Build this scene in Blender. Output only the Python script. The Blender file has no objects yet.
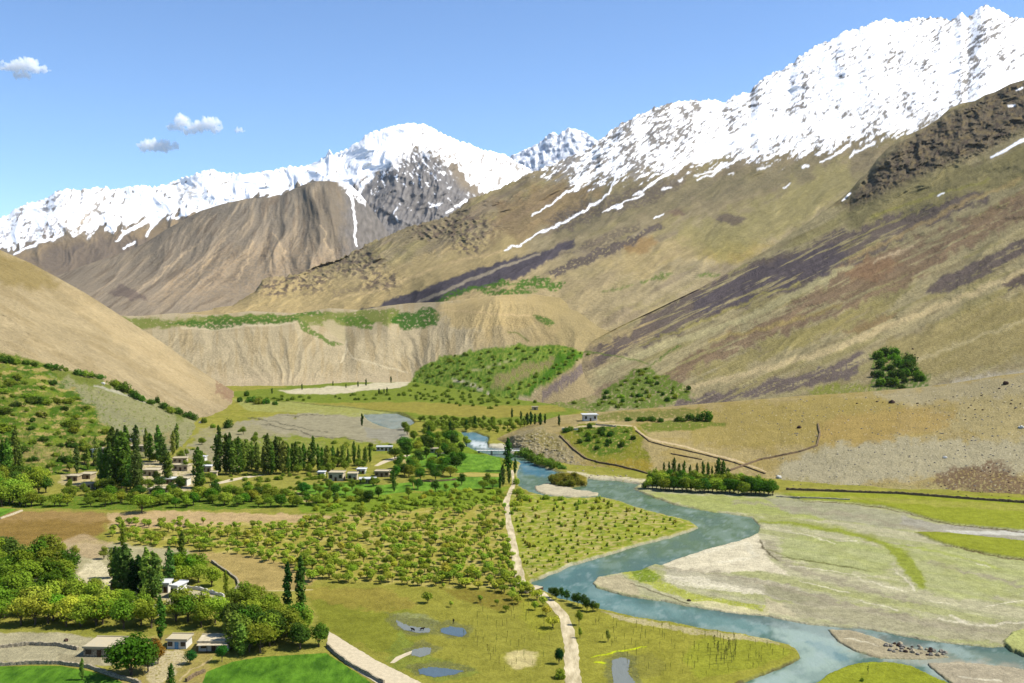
import bpy, math, random
import numpy as np
from mathutils import Vector, Matrix

random.seed(7)
rng = np.random.default_rng(11)
S = bpy.context.scene
C = S.collection
F, CX, CY, YH, CAMH = 1050.0, 512.0, 341.5, 295.0, 100.0
PITCH = math.atan((CY - YH) / F)
SP, CP = math.sin(PITCH), math.cos(PITCH)
CAM = np.array([0.0, 0.0, CAMH])

# ------------------------------------------------------------------ camera maths: where a spot seen in the photograph lies in the valley
def ray(px, py):
    u = (np.asarray(px, float) - CX) / F
    v = (CY - np.asarray(py, float)) / F
    return u, CP + v * SP, -SP + v * CP

def at_depth(px, py, D):
    dx, dy, dz = ray(px, py)
    t = D / dy
    return np.stack([dx * t, dy * t, CAMH + dz * t], -1)

def at_level(px, py, z=0.0):
    dx, dy, dz = ray(px, py)
    t = (z - CAMH) / np.minimum(dz, -1e-4)
    return np.stack([dx * t, dy * t, CAMH + dz * t], -1)

def to_pix(P):
    x, y, z = P[..., 0], P[..., 1], P[..., 2] - CAMH
    d = y * CP - z * SP
    return CX + F * x / d, CY - F * (y * SP + z * CP) / d

# ------------------------------------------------------------------ noise
def _h(ix, iy, s):
    n = (ix.astype(np.int64) * 374761393 + iy.astype(np.int64) * 668265263 + s * 1274126177) & 0xffffffff
    n = ((n ^ (n >> 13)) * 1274126177) & 0xffffffff
    n = n ^ (n >> 16)
    return n.astype(np.float64) / 4294967295.0 * 2 * math.pi

def perlin(x, y, s=0):
    x = np.asarray(x, float); y = np.asarray(y, float)
    ix, iy = np.floor(x), np.floor(y)
    fx, fy = x - ix, y - iy
    u = fx * fx * fx * (fx * (fx * 6 - 15) + 10)
    v = fy * fy * fy * (fy * (fy * 6 - 15) + 10)
    def g(a, b):
        an = _h(ix + a, iy + b, s)
        return np.cos(an) * (fx - a) + np.sin(an) * (fy - b)
    return ((g(0, 0) * (1 - u) + g(1, 0) * u) * (1 - v) + (g(0, 1) * (1 - u) + g(1, 1) * u) * v) * 1.4

def fbm(x, y, o=4, s=0, gain=.5):
    a, t, f = 1.0, 0, 1.0
    for k in range(o):
        t = t + a * perlin(x * f + 17.3 * k, y * f - 9.1 * k, s + k); a *= gain; f *= 2.03
    return t

def ridged(x, y, o=4, s=0, gain=.5):
    a, t, f, w = 1.0, 0, 1.0, 1.0
    for k in range(o):
        n = 1 - np.abs(perlin(x * f + 7.7 * k, y * f + 3.1 * k, s + k)) * 1.6
        t = t + a * n * w; w = np.clip(n, 0, 1); a *= gain; f *= 2.07
    return t

def smooth(a, b, x):
    t = np.clip((x - a) / (b - a + 1e-9), 0, 1)
    return t * t * (3 - 2 * t)

KALB = 0.60
def lin(c):
    c = np.asarray(c, float) / 255
    k = .86 if c.min() > .97 else KALB
    return np.where(c <= .04045, c / 12.92, ((c + .055) / 1.055) ** 2.4) * k

# ------------------------------------------------------------------ drawing of surface colours (soil, scree, snow, turf, bank-edge shade) onto a sheet
def sd_poly(X, Y, pts):
    pts = np.asarray(pts, float)
    d = np.full(X.shape, 1e18); inside = np.zeros(X.shape, bool)
    n = len(pts)
    for i in range(n):
        ax, ay = pts[i]; bx, by = pts[(i + 1) % n]
        ex, ey = bx - ax, by - ay
        wx, wy = X - ax, Y - ay
        t = np.clip((wx * ex + wy * ey) / (ex * ex + ey * ey + 1e-12), 0, 1)
        d = np.minimum(d, (wx - ex * t) ** 2 + (wy - ey * t) ** 2)
        if ay != by:
            c = (ay > Y) != (by > Y)
            inside ^= c & (X < (bx - ax) * (Y - ay) / (by - ay) + ax)
    d = np.sqrt(d)
    return np.where(inside, -d, d)

def sd_line(X, Y, pts):
    # pts (x, y, halfwidth)
    d = np.full(X.shape, 1e9)
    for (ax, ay, aw), (bx, by, bw) in zip(pts[:-1], pts[1:]):
        ex, ey = bx - ax, by - ay
        t = np.clip(((X - ax) * ex + (Y - ay) * ey) / (ex * ex + ey * ey + 1e-12), 0, 1)
        d = np.minimum(d, np.sqrt((X - ax - ex * t) ** 2 + (Y - ay - ey * t) ** 2) - (aw + (bw - aw) * t))
    return d

class Paint:
    def __init__(s, PX, PY, base, sy=1.0):
        s.X = PX.ravel(); s.Y = PY.ravel(); s.sy = sy
        s.c = np.tile(lin(base), (s.X.size, 1))
        s.k = 0
        s.wx = fbm(s.X / 16, s.Y * sy / 16, 5, 5, .62) * 1.5; s.wy = fbm(s.X / 16 + 50, s.Y * sy / 16, 5, 6, .62) * 1.5
        s.fine = fbm(s.X / 3.1, s.Y * sy / 2.4, 4, 77) * .9
    def _mix(s, idx, m, col):
        col = lin(col)
        m = m[:, None]
        s.c[idx] = s.c[idx] * (1 - m) + col * m
    def mask(s, pts, soft=1.5, amp=2.0, line=False):
        p = np.asarray(pts, float)
        pad = soft * 2 + amp * 3 + (p[:, 2].max() if line else 0) + 2
        idx = np.where((s.X > p[:, 0].min() - pad) & (s.X < p[:, 0].max() + pad) & (s.Y > p[:, 1].min() - pad) & (s.Y < p[:, 1].max() + pad))[0]
        if idx.size == 0: return idx, np.zeros(0)
        X = s.X[idx] + s.wx[idx] * amp; Y = (s.Y[idx] + s.wy[idx] * amp / s.sy) * s.sy
        if line:
            d = sd_line(X, Y, [(a, b * s.sy, w) for a, b, w in pts])
        else:
            d = sd_poly(X, Y, [(a, b * s.sy) for a, b in pts])
        return idx, smooth(soft, -soft, d)
    def poly(s, pts, col, soft=1.5, amp=2.0, a=1.0, br=0.0, bf=None):
        idx, m = s.mask(pts, soft, amp)
        if idx.size == 0: return
        if br:      # broken up into patches
            n = bf(idx) if bf is not None else s.fine[idx]
            m = m * smooth(-.25, .25, n + (1 - 2 * br) * .6)
        s._mix(idx, m * a, col)
    def line(s, pts, col, soft=.8, amp=1.0, a=1.0, br=0.0):
        if len(pts[0]) == 2: pts = [(x, y, .8) for x, y in pts]
        idx, m = s.mask(pts, soft, amp, True)
        if idx.size == 0: return
        if br: m = m * smooth(-.2, .2, s.fine[idx] + (1 - 2 * br) * .6)
        s._mix(idx, m * a, col)
    def field(s, m, col):
        s._mix(np.arange(s.X.size), np.clip(m.ravel(), 0, 1), col)
    def mul(s, f):
        s.c *= f.ravel()[:, None]

# ------------------------------------------------------------------ materials
def new_mat(name):
    m = bpy.data.materials.new(name); m.use_nodes = True
    nt = m.node_tree; nt.nodes.clear()
    out = nt.nodes.new('ShaderNodeOutputMaterial')
    return m, nt, out

def N(nt, t, **k):
    n = nt.nodes.new(t)
    for a, b in k.items():
        if a in n.inputs: n.inputs[a].default_value = b
        else: setattr(n, a, b)
    return n

def mathn(nt, op, a, b=None):
    n = nt.nodes.new('ShaderNodeMath'); n.operation = op
    for i, v in enumerate((a, b)):
        if v is None: continue
        if isinstance(v, (int, float)): n.inputs[i].default_value = v
        else: nt.links.new(v, n.inputs[i])
    return n.outputs[0]

def terrain_mat(name, size, var=.35, bump=.6, rough=.97, spec=.0):
    """drawn soil colour broken up by two sizes of grain in metres, with the same grain as bumps"""
    m, nt, out = new_mat(name); L = nt.links.new
    b = N(nt, 'ShaderNodeBsdfPrincipled', Roughness=rough); b.inputs['Specular IOR Level'].default_value = spec
    at = N(nt, 'ShaderNodeAttribute', attribute_name='soil')
    tc = N(nt, 'ShaderNodeTexCoord')
    n1 = N(nt, 'ShaderNodeTexNoise', Scale=1 / size, Detail=6.0, Roughness=.65)
    n2 = N(nt, 'ShaderNodeTexNoise', Scale=1 / (size * 7), Detail=4.0, Roughness=.6)
    L(tc.outputs['Object'], n1.inputs['Vector']); L(tc.outputs['Object'], n2.inputs['Vector'])
    a = mathn(nt, 'SUBTRACT', n1.outputs['Fac'], .5); c = mathn(nt, 'SUBTRACT', n2.outputs['Fac'], .5)
    f = mathn(nt, 'ADD', mathn(nt, 'MULTIPLY', a, var * 2.2), mathn(nt, 'MULTIPLY', c, var * 1.2))
    f = mathn(nt, 'ADD', f, 1.0)
    v = N(nt, 'ShaderNodeVectorMath', operation='SCALE')
    L(at.outputs['Color'], v.inputs[0]); L(f, v.inputs['Scale'])
    L(v.outputs[0], b.inputs['Base Color'])
    bp = N(nt, 'ShaderNodeBump', Strength=bump, Distance=size)
    L(n1.outputs['Fac'], bp.inputs['Height']); L(bp.outputs[0], b.inputs['Normal'])
    L(b.outputs[0], out.inputs[0])
    return m

def flat_mat(name, col, size=1.0, var=.3, bump=.4, rough=.9, col2=None, spec=.05, metal=0.0, stretch=None):
    m, nt, out = new_mat(name); L = nt.links.new
    b = N(nt, 'ShaderNodeBsdfPrincipled', Roughness=rough, Metallic=metal); b.inputs['Specular IOR Level'].default_value = spec
    tc = N(nt, 'ShaderNodeTexCoord')
    n1 = N(nt, 'ShaderNodeTexNoise', Scale=1 / size, Detail=5.0, Roughness=.62)
    if stretch:
        mp = N(nt, 'ShaderNodeMapping'); mp.inputs['Scale'].default_value = stretch[:3]
        if len(stretch) > 3: mp.inputs['Rotation'].default_value = (0, 0, stretch[3])
        L(tc.outputs['Object'], mp.inputs[0]); L(mp.outputs[0], n1.inputs['Vector'])
    else: L(tc.outputs['Object'], n1.inputs['Vector'])
    r = N(nt, 'ShaderNodeValToRGB'); L(n1.outputs['Fac'], r.inputs[0])
    c1 = lin(col); c2 = lin(col2) if col2 is not None else c1
    r.color_ramp.elements[0].position = .36; r.color_ramp.elements[1].position = .64
    r.color_ramp.elements[0].color = (*(c1 * (1 - var)), 1); r.color_ramp.elements[1].color = (*np.minimum(c2 * (1 + var), .95), 1)
    L(r.outputs[0], b.inputs['Base Color'])
    bp = N(nt, 'ShaderNodeBump', Strength=bump, Distance=size * .3)
    L(n1.outputs['Fac'], bp.inputs['Height']); L(bp.outputs[0], b.inputs['Normal'])
    L(b.outputs[0], out.inputs[0])
    return m

# ------------------------------------------------------------------ objects: queued, linked once the terrain has been measured
QUEUE = []
def tag(o, label=None, cat=None, group=None, kind=None):
    if label: o['label'] = label
    if cat: o['category'] = cat
    if group: o['group'] = group
    if kind: o['kind'] = kind
    return o

def grid_obj(name, P, cols, mat, kind='structure', link=True):
    nr, nc = P.shape[:2]
    me = bpy.data.meshes.new(name)
    me.vertices.add(nr * nc); me.vertices.foreach_set('co', P.reshape(-1).astype(np.float32))
    i = np.arange(nr * nc).reshape(nr, nc)
    q = np.stack([i[:-1, :-1], i[:-1, 1:], i[1:, 1:], i[1:, :-1]], -1).reshape(-1)
    nq = q.size // 4
    me.loops.add(q.size); me.loops.foreach_set('vertex_index', q.astype(np.int32))
    me.polygons.add(nq); me.polygons.foreach_set('loop_start', (np.arange(nq) * 4).astype(np.int32))
    me.polygons.foreach_set('use_smooth', np.ones(nq, bool))
    me.update(calc_edges=True)
    if cols is not None:
        a = me.color_attributes.new('soil', 'FLOAT_COLOR', 'POINT')
        a.data.foreach_set('color', np.concatenate([np.clip(cols, 0.002, .9), np.ones((len(cols), 1))], 1).astype(np.float32).ravel())
    me.materials.append(mat)
    o = bpy.data.objects.new(name, me); tag(o, kind=kind)
    if link: C.objects.link(o)
    else: QUEUE.append(o)
    return o

def quads_mesh(name, V, Q, mats, mi=None, smooth_=False):
    me = bpy.data.meshes.new(name)
    V = np.asarray(V, np.float32); Q = np.asarray(Q, np.int32)
    me.vertices.add(len(V)); me.vertices.foreach_set('co', V.ravel())
    k = Q.shape[1]
    me.loops.add(Q.size); me.loops.foreach_set('vertex_index', Q.ravel())
    me.polygons.add(len(Q)); me.polygons.foreach_set('loop_start', (np.arange(len(Q)) * k).astype(np.int32))
    me.polygons.foreach_set('use_smooth', np.full(len(Q), bool(smooth_)))
    for m in mats: me.materials.append(m)
    if mi is not None: me.polygons.foreach_set('material_index', np.asarray(mi, np.int32))
    me.update(calc_edges=True)
    return me

# ------------------------------------------------------------------ lofted land: rows of (px, py, distance or None for valley level)
def loft(rows, xs, counts, sm=6, dsm=14, crest=True, jag=0.0):
    lay = []
    for ri, r in enumerate(rows):
        r = sorted(r, key=lambda t: t[0])
        X = np.array([t[0] for t in r], float); Yv = np.array([t[1] for t in r], float)
        D = np.array([t[2] if t[2] is not None else at_level(t[0], t[1], -1.5)[1] for t in r], float)
        py = np.interp(xs, X, Yv); d = np.interp(xs, X, D)
        def blur(a, k):
            if k < 2: return a
            ker = np.hanning(k + 2)[1:-1]; ker /= ker.sum()
            return np.convolve(np.pad(a, (k // 2, k - 1 - k // 2), 'edge'), ker, 'valid')
        py = blur(py, sm); d = blur(d, dsm)
        lay.append(at_depth(xs, py, d))
    out = []
    for k in range(len(lay) - 1):
        n = counts[k]
        for j in range(n):
            t = j / n
            out.append(lay[k] * (1 - t) + lay[k + 1] * t)
    out.append(lay[-1])
    P = np.stack(out)
    # round off the folds between rows
    nf = sum(counts[:-1]) if crest else len(P) - 1
    A = P[:nf + 1]
    for _ in range(3):
        cs = np.cumsum(np.concatenate([np.zeros((1,) + A.shape[1:]), A]), 0)
        n = len(A); i = np.arange(n); k = np.minimum(np.minimum(i, n - 1 - i), 9)
        A = (cs[i + k + 1] - cs[i - k]) / (2 * k + 1)[:, None, None]
    P[:nf + 1] = A
    if jag:      # broken skyline: only the top rows move
        n = (fbm(xs / 4.0, xs * 0 + 3.3, 4, 91, .65) + .5 * np.maximum(0, fbm(xs / 9.0, xs * 0 + 8.3, 3, 97)))[None, :]
        i = np.arange(len(P))[:, None]
        P[..., 2] += jag * n * np.exp(-np.maximum(nf - i, 0) / 3.5) * np.exp(-np.maximum(i - nf, 0) / 3.0) * lay[-2][None, :, 1] / F
    return P

def push(P, d):
    """move points along their sight line by d metres: relief of the slope"""
    v = P - CAM
    L = np.linalg.norm(v, axis=-1, keepdims=True)
    return CAM + v * (1 + d[..., None] / L)

def edge_xs(a, b, step, lo, hi):
    """fine columns between a and b, coarse ones out to lo and hi"""
    l = a - np.cumsum(np.linspace(step, 30, 24)); l = l[l > lo][::-1]
    r = b + np.cumsum(np.linspace(step, 30, 24)); r = r[r < hi]
    return np.concatenate([[lo], l, np.arange(a, b, step), r, [hi]])

def rot(X, Y, dx, dy):
    l = math.hypot(dx, dy); dx /= l; dy /= l
    return X * dx + Y * dy, -X * dy + Y * dx      # along, across

WHITE = (252, 252, 253)
# ================================================================== distant peak
def build_far_peak():
    xs = edge_xs(480, 640, .8, 430, 700)
    P = loft([
        [(430, 320, 9000), (700, 320, 9000)],
        [(430, 230, 9500), (700, 230, 9500)],
        [(430, 190, 10200), (500, 166, 10200), (512, 155, 10200), (520, 152, 10200), (533, 146, 10200), (543, 140, 10200), (549, 133, 10200), (554, 132, 10200), (558, 136, 10200),
         (563, 131, 10200), (568, 128.5, 10200), (575, 129, 10200), (583, 131, 10200), (590, 136, 10200), (600, 142, 10200), (700, 200, 10200)],
        [(430, 330, 11500), (700, 330, 11500)]], xs, [20, 100, 20], sm=2, jag=1.0)
    X, Y = to_pix(P)
    nr = P.shape[0]; tt = np.linspace(0, 1, nr)[:, None]
    d = -38 * (ridged(X / 16, Y / 20, 4, 3) - 1) * (tt < .9)
    P = push(P, d)
    p = Paint(X, Y, (200, 205, 218))
    r = ridged(X / 9, Y / 14, 4, 8)
    p.field(smooth(.25, .6, fbm(X / 5, Y / 4, 3, 4) * .8 + .5), WHITE)
    p.poly([(512, 190), (525, 165), (545, 150), (560, 145), (572, 150), (575, 165), (560, 185)], (150, 155, 172), soft=5, amp=5, a=.6, br=.66)
    p.field(smooth(.62, .8, fbm(X / 4, Y / 3, 3, 14) * .8 + smooth(150, 134, Y) * .15), (120, 115, 118))
    return grid_obj('distant_peak', P, p.c, M_ROCKFAR)

# ================================================================== snow range behind, with the grey rock face of its summit
def build_snow_range():
    xs = edge_xs(-20, 560, .8, -500, 760)
    D = 7000
    crest = [(-500, 262, 7600), (-200, 240, 7600), (-60, 222, 7400), (0, 217, 7200), (8, 214, 7200), (20, 206, 7200), (30, 202, 7200), (45, 199, 7100), (55, 192, 7100), (66, 189, 7100), (80, 190, 7100), (100, 187, 7100), (115, 190, 7100), (135, 187, 7000),
             (145, 185, 7000), (152, 188, 7000), (165, 184, 7000), (180, 179, 7000), (195, 174, 6900), (208, 170, 6900), (215, 170, 6900), (222, 173, 6900), (245, 174, 6800), (270, 170, 6800), (290, 167, 6800), (308, 165, 6800), (318, 161, 6700), (326, 156, 6700), (329, 149, 6700), (332, 154, 6700), (345, 150, 6700),
             (356, 143, 6700), (370, 132, 6700), (385, 128, 6700), (400, 124.5, 6700), (412, 123.5, 6700), (424, 124, 6700), (436, 130, 6700), (447, 136, 6700), (460, 141, 6800), (475, 147, 6900), (490, 151, 7000), (503, 154, 7000), (512, 160, 7000), (530, 170, 7100), (560, 190, 7200), (760, 260, 7400)]
    P = loft([
        [(-500, 330, 4600), (0, 330, 4700), (200, 335, 4900), (360, 330, 4300), (560, 330, 4300), (760, 330, 4300)],
        [(-500, 290, 5400), (0, 268, 5400), (200, 262, 5600), (300, 255, 5600), (355, 252, 5000), (450, 245, 5200), (560, 245, 5400), (760, 290, 5400)],
        [(-500, 275, 6200), (0, 240, 6300), (60, 225, 6200), (150, 222, 6300), (250, 205, 6300), (330, 185, 6200), (400, 172, 5900), (440, 175, 5900), (520, 200, 6400), (560, 215, 6400), (760, 275, 6500)],
        crest,
        [(-500, 330, 9000), (760, 330, 9000)]], xs, [60, 90, 90, 30], sm=2, jag=1.6)
    X, Y = to_pix(P)
    nr = P.shape[0]; tt = np.arange(nr)[:, None] / 240.0
    env = np.clip(tt * 1.5, 0, 1) * (tt < 1.01)
    a, b = rot(X, Y, -.55, 1)
    r1 = ridged(b / 30 + .5 * fbm(X / 40, Y / 40, 2, 3), a / 48, 5, 21)
    d = -70 * (r1 - 1.1) * env * smooth(1.0, .93, tt)
    rockface = smooth(2, -8, sd_poly(X, Y, [(345, 185), (372, 172), (385, 165), (400, 152), (415, 147), (430, 152), (447, 162), (462, 185), (485, 200), (500, 215), (480, 260), (340, 262)]))
    d = d - 35 * rockface * (ridged(b / 9, a / 20, 5, 31) - 1)
    P = push(P, d)
    p = Paint(X, Y, (140, 126, 104))
    p.c *= (1 + .25 * fbm(b / 6, a / 20, 4, 9)).ravel()[:, None]
    # brown lower flank at left
    p.poly([(-60, 262), (20, 252), (60, 240), (120, 232), (165, 222), (200, 212), (200, 300), (-60, 300)], (150, 126, 88), soft=4, amp=4, a=.6)
    p.poly([(25, 262), (60, 245), (100, 238), (150, 236), (160, 250), (150, 275), (60, 280)], (118, 104, 88), soft=6, amp=4, a=.9)
    # snow cover: ragged lower edge
    bx = [-500, -60, 0, 20, 40, 60, 80, 100, 130, 160, 190, 215, 240, 270, 300, 330, 345, 360, 375, 390, 400, 415, 430, 445, 460, 470, 485, 500, 520, 560, 760]
    by = [300, 245, 247, 243, 237, 231, 232, 226, 224, 212, 211, 208, 200, 192, 182, 182, 186, 182, 172, 166, 160, 148, 150, 158, 166, 180, 192, 200, 205, 210, 280]
    edge = np.interp(X, bx, by)
    sn = edge - Y + 9 * fbm(b / 7, a / 13, 4, 55) + 3
    snow = smooth(-1.0, 1.0, sn)
    # rock ribs showing through
    rib = ridged(b / 15, a / 26, 5, 71) + .5 * fbm(b / 3, a / 5, 3, 12)
    lim = np.interp(X, [-500, 0, 40, 90, 140, 200, 300, 345, 400, 440, 520, 760], [1.6, 1.6, 1.5, 1.5, 1.72, 1.75, 1.8, 1.9, 1.95, 1.6, 1.5, 1.7])
    snow = snow * (1 - smooth(lim - .16, lim, rib) * .85)
    # snow lying in the chutes of the grey face
    qa, qb = rot(X, Y, .7, 1)
    face = rockface * smooth(.34, .5, .8 * fbm(qb / 3.2, qa / 8, 5, 44, .6) + .012 * (178 - Y) + .18 * smooth(440, 480, X))
    snow = np.maximum(snow * (1 - rockface * .75 * (Y > 152)), face * .95)
    ap = smooth(235, 262, Y) * (X > 335)
    snow = snow * (1 - ap)
    # colour of the face
    p.field(rockface * .9, (130, 126, 123))
    p.c *= (1 + .35 * rockface * fbm(X / 3, Y / 5, 3, 19)).ravel()[:, None]
    for pts, c, a_ in [
        ([(38, 205), (52, 195), (66, 192), (62, 205), (50, 212), (40, 216)], (110, 98, 90), .75),
        ([(20, 240), (40, 226), (58, 214), (64, 226), (45, 240), (30, 246)], (128, 112, 98), .7),
        ([(68, 233), (76, 222), (84, 212), (92, 216), (84, 232)], (176, 158, 130), .8),
        ([(168, 202), (182, 188), (196, 183), (200, 196), (186, 205)], (168, 150, 118), .55),
        ([(-10, 240), (2, 228), (14, 216), (24, 208), (18, 222), (6, 240)], (132, 122, 120), .75)]:
        idx, m = p.mask(pts, 3, 4)
        br = smooth(-.1, .35, fbm(p.X[idx] / 4, p.Y[idx] / 4, 3, 61) + .12)
        snow.reshape(-1)[idx] *= 1 - m * a_ * br
        p._mix(idx, m * br, c)
    p.field(snow, WHITE)
    W = WHITE
    p.line([(351, 196, 1.6), (353, 208, 1.0), (356, 222, 1.0), (355, 236, .9), (357, 246, .9)], W, .7, .8)
    p.line([(372, 176, 2), (362, 186, 2.2), (355, 198, 1.2)], W, .9, 1.5)
    for l in [[(14, 254, 1.2), (26, 248, 1.3), (40, 243, 1.4), (60, 236, 1.2)], [(116, 242, .8), (130, 230, 1.6), (145, 222, 2.4), (160, 212, 3)], [(124, 248, .8), (135, 242, .9)],
              [(146, 236, .8), (152, 226, 1.6), (162, 214, 3), (176, 206, 3)], [(430, 207, .7), (440, 203, 1.1)], [(455, 206, 1.2), (466, 201, 1.6)], [(446, 213, .8), (452, 209, 1.0)], [(428, 202, .5), (437, 207, .5)], [(393, 214, .6), (397, 208, .8)], [(398, 222, .6), (396, 216, .5)]]:
        p.line(l, W, .7, 1.2)
    return grid_obj('snow_mountain', P, p.c, M_ROCKFAR)

# ================================================================== bare brown mountain in front of the snow range
def build_brown_mountain():
    xs = edge_xs(-10, 430, .8, -500, 560)
    P = loft([
        [(-500, 345, 2500), (0, 340, 2400), (150, 322, 2300), (250, 320, 2300), (430, 316, 2300), (560, 316, 2300)],
        [(-500, 330, 2900), (0, 315, 2900), (130, 292, 3000), (230, 285, 3000), (330, 275, 3000), (430, 285, 3000), (560, 300, 3000)],
        [(-500, 318, 4000), (0, 296, 4000), (40, 282, 4000), (70, 271, 4000), (85, 265, 4000), (110, 257, 4000), (130, 250, 4000), (150, 240, 4000), (165, 230, 4000), (185, 219, 4000), (200, 211, 4000), (222, 204, 4000), (245, 199, 4000), (262, 198, 4000), (280, 196, 4000),
         (293, 189, 4000), (305, 184, 4000), (318, 181, 4000), (330, 181, 4000), (343, 183, 4100), (352, 186, 4250), (362, 196, 4400), (374, 212, 4500), (388, 232, 4600), (400, 246, 4600), (430, 262, 4600), (560, 290, 4000)],
        [(-500, 340, 5000), (560, 340, 5000)]], xs, [70, 130, 20], sm=3)
    X, Y = to_pix(P)
    nr = P.shape[0]; tt = np.arange(nr)[:, None] / 200.0
    fx = 20 * fbm(X / 60, Y / 60, 2, 7)
    # gullies run down and to the left on the left side, straight down in the middle
    sl = np.interp(X, [0, 200, 330, 430], [-1.3, -.7, .15, .3])
    cx = X - sl * (Y - 200)
    r = ridged((cx + .5 * fx) / 26, Y / 90, 4, 41, .4)
    d = -45 * (r - 1.0) * np.clip(tt * 4, 0, 1) * smooth(1.02, .92, tt) - 9 * (ridged((cx + .3 * fx) / 8, Y / 26, 4, 43) - 1) * smooth(1.0, .9, tt) * np.clip(tt * 4, 0, 1)
    P = push(P, d)
    p = Paint(X, Y, (156, 141, 119))
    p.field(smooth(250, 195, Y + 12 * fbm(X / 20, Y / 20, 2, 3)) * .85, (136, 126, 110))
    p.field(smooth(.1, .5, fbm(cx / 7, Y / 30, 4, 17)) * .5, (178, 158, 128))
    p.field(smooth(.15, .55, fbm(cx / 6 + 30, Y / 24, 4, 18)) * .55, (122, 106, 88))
    p.poly([(150, 300), (180, 268), (230, 250), (300, 240), (340, 262), (330, 290), (230, 300)], (180, 156, 122), soft=10, amp=6, a=.5, br=.4)
    p.poly([(300, 200), (345, 184), (353, 215), (352, 250), (310, 240)], (128, 116, 98), soft=5, amp=5, a=.6)
    nf = smooth(336, 352, X + 6 * fbm(X / 8, Y / 14, 3, 23))
    p.field(nf * .9, (124, 119, 114))
    p.c *= (1 + .3 * nf * fbm(X / 3, Y / 6, 3, 19)).ravel()[:, None]
    cap = smooth(2, -3, Y - np.interp(X, [330, 350, 374, 400], [184, 192, 214, 246]) + 5 * fbm(X / 3, Y / 3, 3, 27)) * nf
    p.field(cap * .8 * (X < 366), WHITE)
    p.line([(349, 192, 2), (352, 200, 1.4), (354, 212, 1.0), (356, 224, 1.0), (355, 236, .9), (357, 246, .9)], WHITE, .6, 1.0)
    p.poly([(108, 292), (120, 286), (140, 290), (148, 300), (120, 300)], (120, 105, 95), soft=2, amp=3, a=.8)
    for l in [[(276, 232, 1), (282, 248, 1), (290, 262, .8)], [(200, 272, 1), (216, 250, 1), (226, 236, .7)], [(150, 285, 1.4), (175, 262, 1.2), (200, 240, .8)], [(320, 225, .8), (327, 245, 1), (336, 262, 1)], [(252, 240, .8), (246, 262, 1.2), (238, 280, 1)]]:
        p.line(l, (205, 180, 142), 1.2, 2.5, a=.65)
    return grid_obj('brown_mountain', P, p.c, M_SLOPEFAR)

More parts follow.
